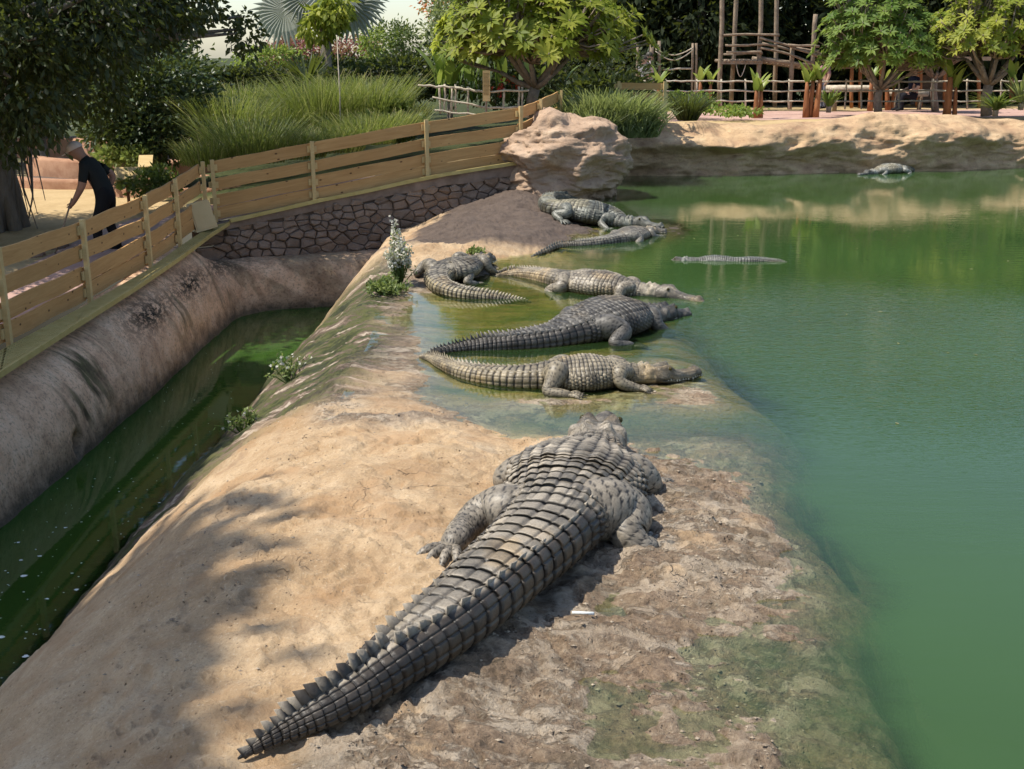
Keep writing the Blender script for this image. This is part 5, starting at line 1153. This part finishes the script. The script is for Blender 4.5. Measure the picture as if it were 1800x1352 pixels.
crown_o = crown('ground_cover', [(W3(PY(1280, 194, 30)), (.75, .8, .08)), (W3(PY(1210, 180, 31)), (.6, .6, .25))], 1600, .11, .08, M['l_plum2'], None, np.random.default_rng(134)); tag(crown_o, 'low green ground cover behind the fountain grass', 'ground cover', kind='stuff')
# canna flowers
def cannas():
    for i, (x, y, Y, lb) in enumerate(((872, 172, 25.2, 'red canna low beside the carved sign'), (892, 160, 25.6, 'red canna in the middle of the flower bed'), (912, 158, 25.8, 'red canna nearest the plumeria trunk'))):
        rng = np.random.default_rng(140 + i); c = PY(x, y + 22, Y); root = thing('canna_plant', c, lb, 'flower', 'red cannas'); m = MB(); C = []
        for k in range(5):
            t = c + Vector((rng.normal() * .12, rng.normal() * .08, rng.uniform(.3, .5))); m.tube([c + Vector((rng.normal() * .05, 0, 0)), t], [.012, .008], 4); C += [np.array(t) + rng.normal(size=3) * .04 for _ in range(9)]
        sk = tag(m.build('stalks', M['l_mid'], root), kind='stuff'); C = np.array(C); V, F, t = leafgeo(C, rng.normal(size=C.shape) + np.array([0, 0, .5]), .09, .05, .2, rng); tag(mk('flowers', V, F, M['l_red'], sk, False, dict(tint=t)), kind='stuff')
        sp = [(W3(c), (math.cos(a), math.sin(a), 1.2), .4, .10, dict(droop=.8)) for a in rng.uniform(0, 6.28, 5)]; straps('leaves', sp, M['l_mid'], root, rng)
cannas()
# dark casuarinas on the right
for i, (X, Y, r, h) in enumerate(((2.5, 43, 3.2, 7), (6.5, 41, 2.8, 7.6), (10, 43, 3.2, 8.6), (13.5, 41.5, 3.0, 8), (17, 43, 3.2, 8.8), (20.5, 42, 3.2, 8), (24.5, 43, 3.4, 8.6), (29, 42, 3.4, 8), (8.2, 46, 3.6, 9), (15.5, 46.5, 3.6, 9.4), (22, 47, 3.8, 9))):
    lb = ['first', 'second', 'third', 'fourth', 'fifth', 'sixth', 'seventh', 'eighth'][i] + ' dark casuarina from the left in the front row at the back right' if i < 8 else ['left', 'middle', 'right'][i - 8] + ' one of the three tall casuarinas in the rear row'
    tree('casuarina_tree', lb, (X, Y, .9), [((X, Y, 2.6), (r * .95, 1.6, 2.0)), ((X, Y, h * .5), (r, 1.9, h * .30)), ((X + .3, Y, h * .80), (r * .75, 1.6, h * .24))], 7500, .42, .17, 'l_black', 'bark', .22, group='dark casuarinas behind the far shore', seed=150 + i, clumps=70, droop=.8, sig=.16)
# ------------------------------------------------------------------ stick fences, sign, climbing frame
def wob(a, b, n=6, s=.03):
    a, b = Vector(a), Vector(b); return [a.lerp(b, i / n) + (Vector((random.uniform(-s, s), random.uniform(-s, s), random.uniform(-s, s))) if 0 < i < n else Vector((0, 0, 0))) for i in range(n + 1)]
def stick_fence(label, rails, posts, r=.026):
    root = thing('stick_fence', posts[0][0], label, 'fence', None)
    for rl in rails:
        for a, b in zip(rl[:-1], rl[1:]):
            m = MB(); m.tube(wob(a, b, 6, .018), [r * random.uniform(.8, 1.1)] * 7, 6, .12); m.build('rail', M['stick'], root, True)
    for a, b in posts:
        m = MB(); m.tube(wob(a, b, 4, .012), r * .95, 6, .1); m.build('post', M['stick'], root, True)
random.seed(21)
Yl = 24.3
stick_fence('crooked peeled-stick fence left of the plumeria trunk', [[PY(735, 150, Yl), PY(800, 154, Yl), PY(852, 162, Yl - .1), PY(930, 159, Yl)], [PY(760, 171, Yl - .05), PY(845, 188, Yl - .1), PY(935, 190, Yl - .1)], [PY(764, 194, Yl - .1), PY(850, 204, Yl - .1), PY(930, 205, Yl - .1)]],
    [(PY(x, y1, Yl + .06), PY(x + random.uniform(-2, 2), y0, Yl + .06)) for x, y0, y1 in ((774, 150, 200), (781, 148, 198), (794, 152, 198), (801, 148, 200), (823, 152, 205), (853, 160, 208), (885, 156, 208), (912, 152, 208), (918, 153, 208))])
Yr = 33.0
rp = [1105, 1170, 1225, 1268, 1310, 1387, 1440, 1488, 1514, 1580, 1640, 1700, 1760, 1815]
stick_fence('long three-rail stick fence along the far path on the right', [[PY(x, y, Yr) for x in (1105, 1170, 1225, 1310, 1387, 1488, 1580, 1660, 1745, 1830)] for y in (143, 160, 178)], [(PY(x + (3 if x == 1488 else 0) * -1, 192, Yr + .05), PY(x, 139, Yr + .05)) for x in rp])
def sign():
    c = PY(855, 185, 24.0); root = thing('carved_sign', c, 'upright narrow carved wooden sign by the stick fence', 'sign'); a = PY(855, 178, 24.0); b = PY(855, 124, 24.0); h = b.z - a.z
    bd = MB().box((a + b) / 2, (.150, .03, h)).build('board', M['postw'], root); MB().tube([c - Vector((0, 0, .2)), (a + b) / 2 + Vector((0, .03, 0))], [.02, .02], 6).build('post', M['log'], root)
    rng = random.Random(3); ink = M['ink'] = simple('sign_ink', (.12, .07, .02), (.2, .12, .04), 9, .8, 0)
    m = MB(); z = b.z - .06; y = a.y - .0165
    while z > a.z + .12:
        x = a.x - .055
        while x < a.x + .05:
            w = rng.uniform(.008, .022); m.box((x + w / 2, y, z), (w, .004, .012)); x += w + .006
        z -= .026
    o = m.build('lettering', ink, bd); o["kind"] = "stuff"
sign()
def climbing_frame():
    Y = 35.5; root = thing('climbing_frame', PY(1330, 190, Y), 'tall timber pole climbing frame with railed platform and sloping bridge', 'climbing frame')
    def pole(x0, y0, x1, y1, Yy=Y, r=.07): m = MB(); m.tube(wob(PY(x0, y0, Yy), PY(x1, y1, Yy), 5, .015), r, 8, .05); m.build('pole', M['log'], root, True)
    for a in ((1264, 192, 1271, -60, Y), (1285, 188, 1297, -50, Y + 1.4), (1333, 192, 1339, -60, Y), (1362, 188, 1366, -50, Y + 1.4), (1388, 192, 1393, 78, Y), (1427, 120, 1434, 25, Y + 1.2)): pole(*a)
    def rail(pts, Yy=Y, r=.04): m = MB(); m.tube(sum([wob(PY(*p, Yy), PY(*q, Yy), 3, .02)[:-1] for p, q in zip(pts[:-1], pts[1:])], []) + [PY(*pts[-1], Yy)], r, 6, .12); m.build('rail', M['log'], root, True)
    for p, Yy in (([(1272, 62), (1333, 61), (1370, 62)], Y - .1), ([(1275, 80), (1337, 78), (1366, 80)], Y - .1), ([(1277, 92), (1335, 91), (1340, 93)], Y - .1), ([(1272, 96), (1333, 94)], Y + 1.4), ([(1335, 66), (1385, 80), (1440, 100)], Y - .1), ([(1337, 84), (1390, 96), (1430, 112)], Y - .1), ([(1385, 79), (1440, 82)], Y - .15), ([(1340, 76), (1388, 88)], Y + 1.2), ([(1400, 84), (1440, 90)], Y + 1.2)): rail(p, Yy)
    for k in range(9):
        m = MB(); a, b = PY(1270, 107, Y), PY(1338, 107, Y); p = a.lerp(b, (k + .5) / 9); m.tube([p + Vector((0, -.1, 0)), p + Vector((0, 1.5, 0))], .055, 6, .05); m.build('deck_log', M['log'], root, True)
    m = MB(); m.bar(PY(1266, 110, Y - .05), PY(1340, 110, Y - .05), .08, .10); m.build('beam', M['log'], root)
    for k in range(10):
        f = (k + .5) / 10; p = PY(1340 + 95 * f, 108 + 14 * f, Y); m = MB(); m.tube([p + Vector((0, 0, 0)), p + Vector((.02, 1.2, 0))], .05, 6, .05); m.build('bridge_log', M['log'], root, True)
    for dy in (0.02, 1.18):
        m = MB(); m.tube([PY(1336, 103, Y) + Vector((0, dy, 0)), PY(1436, 118, Y) + Vector((0, dy, 0))], .07, 7, .08); m.build('bridge_beam', M['log'], root, True)
    m = MB(); a, b = PY(1294, 113, Y - .05), PY(1311, 113, Y - .05); m.tube([a.lerp(b, t) - Vector((0, 0, .36 * math.sin(PI * t))) for t in np.linspace(0, 1, 11)], .014, 5); m.build('rope_loop', M['stick'], root, True)
climbing_frame()
def rope_bridge():
    Y = 36.5; root = thing('rope_bridge_posts', PY(1145, 185, Y), 'upright posts with a sagging rope left of the climbing frame', 'posts')
    for (x0, y0, x1, y1, r) in ((1119, 190, 1121, 75, .04), (1145, 190, 1146, 72, .07), (1159, 185, 1159, 72, .05), (1216, 190, 1218, 76, .04), (1222, 188, 1224, 76, .04)):
        m = MB(); m.tube(wob(PY(x0, y0, Y), PY(x1, y1, Y), 4, .01), r, 7, .06); m.build('post', M['log'], root, True)
    for (ya, yb, s) in ((86, 84, .2), (90, 88, .28)):
        m = MB(); a, b = PY(1152, ya, Y - .05), PY(1218, yb, Y - .05); m.tube([a.lerp(b, t) - Vector((0, 0, s * math.sin(PI * t))) for t in np.linspace(0, 1, 12)], .018, 5); m.build('rope', M['stick'], root, True)
    m = MB(); m.tube(wob(PY(1165, 122, Y), PY(1218, 121, Y), 4, .02), .03, 6); m.build('rail', M['stick'], root, True)
rope_bridge()
def shelter():
    Y = 38.0; root = thing('timber_shelter', PY(1600, 188, Y), 'dark open timber shelter on rust posts behind the right stick fence', 'shelter')
    for x in (1497, 1512, 1548, 1612, 1618, 1660, 1720):
        m = MB(); m.tube(wob(PY(x, 190, Y), PY(x + 1, 108, Y), 4, .012), .06, 7, .05); m.build('post', M['banana'], root, True)
    c0, c1 = PY(1480, 106, Y), PY(1740, 106, Y); m = MB(); m.bar(c0 + Vector((0, .9, .05)), c1 + Vector((0, .9, .05)), 2.4, .12); m.build('roof', M['log'], root)
    for (x0, x1, y) in ((1470, 1560, 158), (1580, 1640, 165), (1590, 1660, 152)):
        pass
    m = MB(); m.bar(PY(1640, 130, Y + 1.2), PY(1640, 180, Y + 1.2), .05, 1.5, up=(1, 0, 0)); m.build('back_panel', M['mortar'], root)
shelter()
def log_table(label, x, y, Y, L):
    c = PY(x, y, Y); root = thing('log_table', (c.x, c.y, c.z - .55), label, 'table', 'log tables by the shelter')
    for k in range(3): m = MB(); m.tube(wob(c + Vector((-L / 2, k * .22, 0)), c + Vector((L / 2, k * .22, 0)), 3, .01), .10, 7, .05); m.build('top_log', M['stick'], root, True)
    for s in (-.35, .35): m = MB(); m.tube([c + Vector((s * L, .2, -.75)), c + Vector((s * L, .2, -.05))], .07, 7); m.build('leg', M['log'], root, True)
log_table('pale log table left of the leaning banana', 1505, 156, 36, 1.6); log_table('pale log bench right of the leaning banana', 1600, 164, 36, 1.1)

# ------------------------------------------------------------------ terraces on the left
def arc_wall(label, cx, cy, r, a0, a1, z0, h, th=.28, soil=True):
    root = thing('terrace_wall', (cx + r * math.cos((a0 + a1) / 2), cy + r * math.sin((a0 + a1) / 2), z0), label, 'planter'); n = 44; V = []
    for i in range(n + 1):
        a = a0 + (a1 - a0) * i / n; w = .02 * math.sin(i * .9)
        for (rr, z) in ((r + w, z0 - .1), (r + w, z0 + h * .85), (r - .03 + w, z0 + h * .97), (r - .08, z0 + h), (r - th + .05, z0 + h), (r - th, z0 + h * .9), (r - th, z0 - .1)):
            V.append((cx + rr * math.cos(a), cy + rr * math.sin(a), z))
    mk('wall', V, grid_faces(n + 1, 7), M['terrace'], root, True)
    if soil:
        V = [(cx, cy, z0 + h * .72)] + [(cx + (r - th * .8) * math.cos(a0 + (a1 - a0) * i / n), cy + (r - th * .8) * math.sin(a0 + (a1 - a0) * i / n), z0 + h * .75) for i in range(n + 1)]
        mk('soil', V, [(0, i, i + 1) for i in range(1, n + 1)], M['mortar'], root)
g0 = -.42
c1 = P(130, 352, g0); arc_wall('lowest terracotta terrace with rough render left of the stooping person', c1.x + .3, c1.y + 3.2, 3.2, R(215), R(318), g0, .42)
arc_wall('second curved terrace stepping up behind the stooping person', c1.x + .8, c1.y + 4.4, 3.3, R(205), R(325), g0 + .30, .42)
c2 = PY(172, 275, 26.5); arc_wall('round terracotta planter at the foot of the dark trees', c2.x + .2, c2.y + .9, 1.0, R(160), R(395), c2.z - .02, .40)
arc_wall('long low terrace kerb below the citrus tree', PY(300, 312, 22.6).x, 24.4, 2.0, R(215), R(330), -.40, .42)
arc_wall('dark stepped terrace in the shade beyond the round planter', PY(100, 250, 30).x, 31.5, 2.6, R(210), R(320), .15, .4)
def panel(label, x, y, Y, w, tilt):
    c = PY(x, y, Y); root = thing('info_panel', (c.x, c.y, c.z - .6), label, 'sign', 'slanted garden panels'); Mx = Matrix.Rotation(R(10), 3, 'Z') @ Matrix.Rotation(R(tilt), 3, 'X')
    MB().box(c, (w, .34, .035), Mx).build('board', M['postw'], root); MB().tube([c - Vector((0, 0, .75)), c - Vector((0, 0, .02))], .028, 6).build('post', M['banana'], root)
panel('slanted beige panel on a post right behind the stooping person', 222, 306, 20.5, .42, 35); panel('small pale panel in the leafy bed beneath the citrus tree', 256, 284, 22, .26, 35)
bush('leafy_shrub', 'bright green leafy shrub in the terrace bed behind the person', [(W3(PY(208, 277, 23)), (.42, .35, .26)), (W3(PY(245, 278, 22.8)), (.25, .3, .2))], 1100, .12, .09, 'l_weed', 201)
bush('low_shrub', 'dark low shrub with pink bracts beside the fence corner', [(W3(PY(255, 322, 20.6)), (.38, .35, .22)), (W3(PY(290, 315, 20.8)), (.3, .3, .2))], 1200, .12, .06, 'l_mid', 202)
# stones by the trunk
for i, (x, y, r, lb) in enumerate(((92, 440, .20, 'larger grey stone behind the left fence near the ficus trunk'), (55, 452, .15, 'smaller grey stone behind the left fence near the ficus trunk'))):
    c = P(x, y, -.38); rng = np.random.default_rng(210 + i); t = np.linspace(.05, PI - .05, 9)[:, None]; a = np.linspace(0, 2 * PI, 14, endpoint=False)[None, :]
    rr = r * (1 + .25 * fbm(np.cos(a) * np.sin(t) * 2 + i * 5, np.sin(a) * np.sin(t) * 2, np.cos(t) * 2, 2, 9)); V = np.stack([c.x + rr * np.sin(t) * np.cos(a) * 1.3, c.y + rr * np.sin(t) * np.sin(a), c.z + .03 + rr * np.cos(t) * .75 + 0 * a], -1)
    o = mk('garden_stone', V.reshape(-1, 3), grid_faces(9, 14, True), M['stone'], smooth=False); tag(o, lb, 'stone', 'stones behind the left fence')

# ------------------------------------------------------------------ people
M['skin'] = simple('skin', (.22, .12, .08), (.28, .155, .105), 6, .6, .1)
M['skin2'] = simple('skin_light', (.42, .26, .19), (.5, .32, .24), 6, .6, .1)
def cloth(name, c): return simple(name, tuple(v * .8 for v in c), c, 9, .9, .3, 60)
def person(label, loc, rz, height, joints, shirt, trouser, skin, hair, cap=None, sub=2, shoes=(.02, .02, .02)):
    """joints: dict name -> (x, y, z) for a 1.75 m figure facing -X"""
    k = height / 1.75; J_ = {n: Vector(v) * k for n, v in joints.items()}; rot = Matrix.Rotation(rz, 3, 'Z')
    names = ['pelvis', 'waist', 'chest', 'neckb', 'neck', 'head', 'crown', 'shL', 'elL', 'wrL', 'haL', 'shR', 'elR', 'wrR', 'haR', 'hiL', 'knL', 'anL', 'toL', 'hiR', 'knR', 'anR', 'toR']
    rad = dict(pelvis=.155, waist=.15, chest=.17, neckb=.10, neck=.075, head=.128, crown=.112, sh=.09, el=.06, wr=.038, ha=.03, hi=.112, kn=.085, an=.064, to=.04)
    ed = [('pelvis', 'waist'), ('waist', 'chest'), ('chest', 'neckb'), ('neckb', 'neck'), ('neck', 'head'), ('head', 'crown')]
    for s in 'LR': ed += [('chest', 'sh' + s), ('sh' + s, 'el' + s), ('el' + s, 'wr' + s), ('wr' + s, 'ha' + s), ('pelvis', 'hi' + s), ('hi' + s, 'kn' + s), ('kn' + s, 'an' + s), ('an' + s, 'to' + s)]
    me = bpy.data.meshes.new('body'); me.from_pydata([tuple(rot @ J_[n]) for n in names], [(names.index(a), names.index(b)) for a, b in ed], []); tmp = bpy.data.objects.new('tmp', me); COL.objects.link(tmp)
    md = tmp.modifiers.new('skin', 'SKIN'); sb = tmp.modifiers.new('sub', 'SUBSURF'); sb.levels = sub; sb.render_levels = sub
    for i, n in enumerate(names):
        r = rad.get(n, rad.get(n[:2], .05)) * k; v = me.skin_vertices[0].data[i]; v.radius = (r, r); v.use_root = (n == 'pelvis')
    dg = bpy.context.evaluated_depsgraph_get(); body = bpy.data.meshes.new_from_object(tmp.evaluated_get(dg)); bpy.data.objects.remove(tmp)
    root = thing('person', loc, label, 'person'); body.name = 'body'
    for m_ in (skin, shirt, trouser): body.materials.append(m_)
    segs = [(rot @ J_[a], rot @ J_[b], a, b) for a, b in ed]
    def near(p):
        best = (9, '', '')
        for a, b, na, nb_ in segs:
            d = b - a; t = max(0, min(1, (p - a).dot(d) / max(d.length_squared, 1e-9))); q = (p - a - d * t).length
            if q < best[0]: best = (q, na, nb_, t)
        return best
    for f in body.polygons:
        _, a, b, t = near(f.center); mi = 1
        if a in ('neck', 'head') or (a == 'neckb' and t > .5): mi = 0
        elif a[:2] in ('el', 'wr') or (a[:2] == 'sh' and t > .75): mi = 0
        elif a[:2] in ('hi', 'kn', 'an') or (a == 'pelvis' and b[:2] == 'hi'): mi = 2
        f.material_index = mi; f.use_smooth = True
    o = bpy.data.objects.new('body', body); COL.objects.link(o); o.parent = root
    L3 = np.array(loc); hd = rot @ J_['head']; cr = rot @ J_['crown']; up = (cr - hd).normalized(); fw = rot @ Vector((-1, 0, 0)); fw = (fw - up * fw.dot(up)).normalized(); sd = up.cross(fw)
    hc = hd.lerp(cr, .45)
    def ell(name, c, rx, ry, rz_, mat, t0=0.0, t1=PI, n1=9, n2=14):
        t = np.linspace(t0, t1, n1)[:, None]; a = np.linspace(0, 2 * PI, n2, endpoint=False)[None, :]
        V = np.array(c)[None, None] + np.array(fw)[None, None] * (np.sin(t) * np.cos(a) * rx)[..., None] + np.array(sd)[None, None] * (np.sin(t) * np.sin(a) * ry)[..., None] + np.array(up)[None, None] * (np.cos(t) + 0 * a)[..., None] * rz_
        return mk(name, V.reshape(-1, 3) + L3, grid_faces(n1, n2, True), mat, root, True)
    ell('nose', hc + fw * .098 * k - up * .012 * k, .022 * k, .014 * k, .026 * k, skin)
    for s in (-1, 1): ell('ear', hc + sd * s * .088 * k - up * .01 * k, .022 * k, .010 * k, .032 * k, skin); ell('eye', hc + fw * .088 * k + sd * s * .032 * k + up * .012 * k, .010 * k, .014 * k, .008 * k, hair)
    ell('mouth', hc + fw * .090 * k - up * .055 * k, .008 * k, .024 * k, .006 * k, M['banana'])
    if cap:
        co = ell('cap', hc + up * .028 * k, .128 * k, .118 * k, .112 * k, cap, 0, PI * .55); br = MB(); br.box(Vector(L3) + hc + fw * .155 * k + up * .018 * k, (.10 * k, .14 * k, .012 * k), Matrix((fw, sd, up)).transposed()); br.build('cap_brim', cap, co)
    else: ell('hair', hc + up * .018 * k - fw * .012 * k, .118 * k, .114 * k, .115 * k, hair, 0, PI * .60)
    shm = cloth('shoe', shoes)
    for s in 'LR':
        a, t = rot @ J_['an' + s], rot @ J_['to' + s]; m = MB(); dirv = (t - a); dirv.z = 0; dirv.normalize(); m.tube([Vector(L3) + a - dirv * .05 * k - Vector((0, 0, .03 * k)), Vector(L3) + a + dirv * .04 * k - Vector((0, 0, .025 * k)), Vector(L3) + t + dirv * .03 * k], [.045 * k, .052 * k, .036 * k], 8); m.build('shoe', shm, root, True)
        # five fingers
        w_, h_ = rot @ J_['wr' + s], rot @ J_['ha' + s]; d = (h_ - w_).normalized(); q = d.orthogonal().normalized(); fm = MB()
        for j in range(4): b = Vector(L3) + h_ + q * (j - 1.5) * .017 * k; fm.tube([b, b + d * .035 * k, b + d * .062 * k + d.cross(q) * .018 * k], [.0095 * k, .0085 * k, .006 * k], 5)
        b = Vector(L3) + w_.lerp(h_, .5) + q * .03 * k; fm.tube([b, b + q * .02 * k + d * .03 * k, b + q * .02 * k + d * .055 * k], [.011 * k, .009 * k, .007 * k], 5); fo = fm.build('fingers', skin, root, True); fo["kind"] = "stuff"
    return root
STOOP = dict(pelvis=(.12, 0, .92), waist=(.03, 0, 1.06), chest=(-.08, 0, 1.29), neckb=(-.17, 0, 1.42), neck=(-.22, 0, 1.48), head=(-.28, 0, 1.53), crown=(-.33, 0, 1.63), shL=(-.10, .19, 1.36), elL=(.14, .28, 1.18), wrL=(.06, .24, .96), haL=(.02, .22, .89),
             shR=(-.13, -.18, 1.34), elR=(-.17, -.25, 1.06), wrR=(-.33, -.22, .82), haR=(-.39, -.20, .76), hiL=(.12, .10, .86), knL=(.05, .12, .48), anL=(.18, .12, .09), toL=(.04, .13, .035), hiR=(.10, -.10, .86), knR=(-.06, -.11, .47), anR=(-.05, -.11, .09), toR=(-.20, -.12, .035))
STAND = dict(pelvis=(0, 0, .93), waist=(0, 0, 1.08), chest=(0, 0, 1.30), neckb=(0, 0, 1.43), neck=(-.01, 0, 1.49), head=(-.03, 0, 1.57), crown=(-.03, 0, 1.69), shL=(0, .19, 1.37), elL=(.03, .25, 1.10), wrL=(-.06, .24, .88), haL=(-.10, .23, .81),
             shR=(0, -.19, 1.37), elR=(.03, -.25, 1.10), wrR=(-.06, -.24, .88), haR=(-.10, -.23, .81), hiL=(0, .10, .87), knL=(-.01, .11, .48), anL=(.03, .11, .09), toL=(-.12, .12, .035), hiR=(0, -.10, .87), knR=(-.03, -.11, .48), anR=(.0, -.11, .09), toR=(-.15, -.12, .035))
SIT = dict(STAND); 
for n_ in ('pelvis', 'waist', 'chest', 'neckb', 'neck', 'head', 'crown', 'shL', 'elL', 'wrL', 'haL', 'shR', 'elR', 'wrR', 'haR', 'hiL', 'hiR'): SIT[n_] = tuple(np.array(STAND[n_]) - np.array([0, 0, .42]))
for s_, y_ in (('L', .12), ('R', -.12)): SIT['kn' + s_] = (-.42, y_, .47); SIT['an' + s_] = (-.40, y_, .09); SIT['to' + s_] = (-.56, y_, .035); SIT['wr' + s_] = (-.22, y_ * 1.6, .60); SIT['ha' + s_] = (-.30, y_ * 1.4, .58)
fp = P(186, 446, -.385)
person('stooping person in dark clothes and a light cap behind the left fence', fp, 0, 1.72, STOOP, cloth('dark_shirt', (.012, .014, .013)), cloth('black_trousers', (.008, .008, .009)), M['skin'], M['claw'], cloth('cap_cloth', (.52, .43, .36)))
m = MB(); hnd = fp + Vector((-.39, -.20, .76)); m.tube([hnd + Vector((.04, 0, .10)), hnd + Vector((-.30, 0, -.72))], [.014, .012], 6); o = m.build('broom_handle', M['log'], None, True); tag(o, 'dark stick held by the stooping person, slanting to the ground', 'stick')
for (x, y, Y, hgt, rz, shc, trc, lb, pose) in ((1131, 168, 36.2, 1.62, .6, (.25, .24, .25), (.05, .05, .07), 'left person of the pair standing behind the far stick fence', STAND), (1140, 168, 36.4, 1.72, -.4, (.60, .48, .46), (.5, .5, .52), 'right person of the pair, in a pale pink top behind the far stick fence', STAND),
        (1446, 180, 36.8, 1.6, .3, (.34, .18, .20), (.2, .2, .24), 'person in a muted pink top below the sloping bridge', STAND), (1602, 192, 35.0, 1.7, .2, (.012, .014, .03), (.01, .01, .015), 'seated person in dark clothes beside the log bench', SIT)):
    c = PY(x, y, Y); c.z = .93 if pose is not SIT else .95
    person(lb, c, rz, hgt, pose, cloth('top', shc), cloth('legs', trc), M['skin2'], M['claw'], None, 1)

# ------------------------------------------------------------------ weeds, foam, pebbles
def weed(label, c, r, h, n, seed, flowers=0, lean=(0, 0), nl=14):
    rng = np.random.default_rng(seed); c = Vector(c); root = thing('weed', c, label, 'weed'); m = MB(); C = []; D = []; FC = []
    for k in range(n):
        a = rng.uniform(0, 2 * PI); f = rng.random(); hz = h * rng.uniform(.25, 1.0) ** .8 * (1 - .45 * f); e = c + Vector((math.cos(a) * r * f * (1.15 - .6 * hz / h) + lean[0] * hz + rng.normal() * .03, math.sin(a) * r * f + lean[1] * hz, hz)); mid = c.lerp(e, .5) + Vector((math.cos(a) * r * .12, math.sin(a) * r * .12, .02)); m.tube([c - Vector((0, 0, .06)), mid, e], [.006, .005, .002], 4)
        for j in range(nl): t = rng.uniform(.2, 1); p = c.lerp(mid, min(1, t * 2)) if t < .5 else mid.lerp(e, t * 2 - 1); C.append(np.array(p) + rng.normal(size=3) * .012); D.append(rng.normal(size=3) + np.array([0, 0, .3]))
        if flowers and e.z > c.z + h * .35:
            for j in range(flowers): FC.append(np.array(mid.lerp(e, rng.uniform(.4, 1.05))) + rng.normal(size=3) * .018)
    m.build('stems', M['l_weed'], root); V, F, t = leafgeo(np.array(C), np.array(D), .055 * rng.uniform(.6, 1.2, len(C)), .026, .2, rng); mk('leaves', V, F, M['l_weed'], root, False, dict(tint=t))
    if FC: FC = np.array(FC); V, F, t = leafgeo(FC, rng.normal(size=FC.shape), .034, .030, .2, rng); tag(mk('flowers', V, F, M['l_white'], root, False, dict(tint=t)), kind='stuff')
def on_bank(x, y):
    z = 0.0
    for _ in range(12): p = P(x, y, z); z = z + .6 * (gz(p.x, p.y) - z)
    p = P(x, y, z); p.z = float(terrain([p.x], [p.y])[0]); return p
weed('tall white-flowering weed growing at the rim beside the curled crocodile', on_bank(702, 500), .22, .74, 44, 301, 34, (-.05, 0), 7)
weed('spreading green weed at the foot of the white-flowering one', on_bank(680, 515), .32, .22, 60, 302)
weed('small weed with a seed head on the wet slope above the moat', on_bank(508, 668), .24, .34, 15, 303, 3, (0, 0), 8)
weed('little green weed lower down on the wet slope', on_bank(428, 752), .30, .24, 16, 304, 1, (0, 0), 9)
weed('tiny dry tuft on the pale rim behind the curled crocodile', on_bank(835, 448), .16, .08, 26, 305)
M['foam'] = simple('foam', (.62, .64, .60), (.78, .8, .76), 30, .9, .3)
def foam():
    rng = np.random.default_rng(310); V = []; F = []
    def fl(c, r):
        k = len(V); n = 9; V.append((c.x, c.y, c.z + .004))
        for i in range(n): a = 2 * PI * i / n; q = r * rng.uniform(.55, 1.25); V.append((c.x + math.cos(a) * q * 1.5, c.y + math.sin(a) * q, c.z + .003))
        for i in range(n): F.append((k, k + 1 + i, k + 1 + (i + 1) % n))
    for (x, y, r) in ((41, 1013, .022), (135, 1037, .018), (37, 985, .014), (70, 978, .014), (83, 1053, .013), (45, 1154, .018), (3, 1120, .02), (127, 1008, .008), (115, 928, .012), (280, 884, .01), (32, 954, .012), (143, 918, .007)): fl(P(x, y, MOAT_Z), r)
    for k in range(150):
        x = rng.uniform(0, 420); y = 1230 - x * 1.25 + rng.uniform(-260, -10); p = P(x, y, MOAT_Z)
        if -4.5 < p.x < wl_x(np.array([p.y]))[0] - .05 and 5 < p.y < 18: fl(p, rng.uniform(.002, .007))
    o = mk('foam_flecks', V, F, M['foam']); tag(o, 'white foam flecks drifting on the dark green moat', 'foam', kind='stuff')
foam()
def pebbles():
    rng = np.random.default_rng(320); V = []; F = []
    ico = np.array([(1, 0, 0), (0, 1, 0), (-1, 0, 0), (0, -1, 0), (0, 0, 1), (0, 0, -1)], float); fi = [(0, 1, 4), (1, 2, 4), (2, 3, 4), (3, 0, 4), (1, 0, 5), (2, 1, 5), (3, 2, 5), (0, 3, 5)]
    n = 26000; x = rng.uniform(-2.2, 1.55, n); y = rng.uniform(3.2, 8.6, n); w = wetmask(x, y); c = fbm(x * 2.2, y * 2.2, 0, 3, 13); keep = ((w > .5) & (c + rng.normal(size=n) * .16 > .12)) | ((w < .5) & (rng.random(n) < .05)); x, y = x[keep], y[keep]; z = terrain(x, y)
    for a, b, c_ in zip(x, y, z):
        r = .0025 + .009 * rng.random() ** 7; k = len(V); s = np.array([1.3, 1, .6]) * r; V += list(ico * s * (1 + .25 * rng.normal(size=(6, 1))) + np.array([a, b, c_ + r * .2])); F += [tuple(i + k for i in f) for f in fi]
    o = mk('pebbles', V, F, M['pebble']); tag(o, 'tiny pebbles and crumbs scattered over the wet rock', 'pebbles', kind='stuff')
M['pebble'] = simple('pebble', (.12, .085, .055), (.46, .38, .28), 14, .8, .3)
pebbles()
def floating():
    rng = np.random.default_rng(330); n = 70; x = rng.uniform(1.9, 11, n); y = rng.uniform(4, 24, n); k = (x < y * .46) & (x > 2.2); x, y = x[k], y[k]
    a = rng.uniform(0, 2 * PI, len(x)); C = np.stack([x, y, np.full(len(x), .004)], 1); D = np.stack([np.cos(a), np.sin(a), 0 * a], 1)
    V, F, t = leafgeo(C, D, rng.uniform(.025, .06, len(x)), .022, .05, rng, np.tile(np.array([[0, 0, 8.0]]), (len(x), 1))); o = mk('floating_leaves', V, F, M['l_straw'], None, False, dict(tint=t)); tag(o, 'small fallen leaves floating on the green pool', 'leaves', kind='stuff')
floating()
def litter():
    c = on_bank(1027, 1071); m = MB(); m.tube([c + Vector((-.055, .006, .012)), c + Vector((.045, -.006, .014))], .0075, 8); o = m.build('white_stick', M['foam'], None, True); tag(o, 'small white stick lying in a puddle right of the big tail', 'litter')
litter()
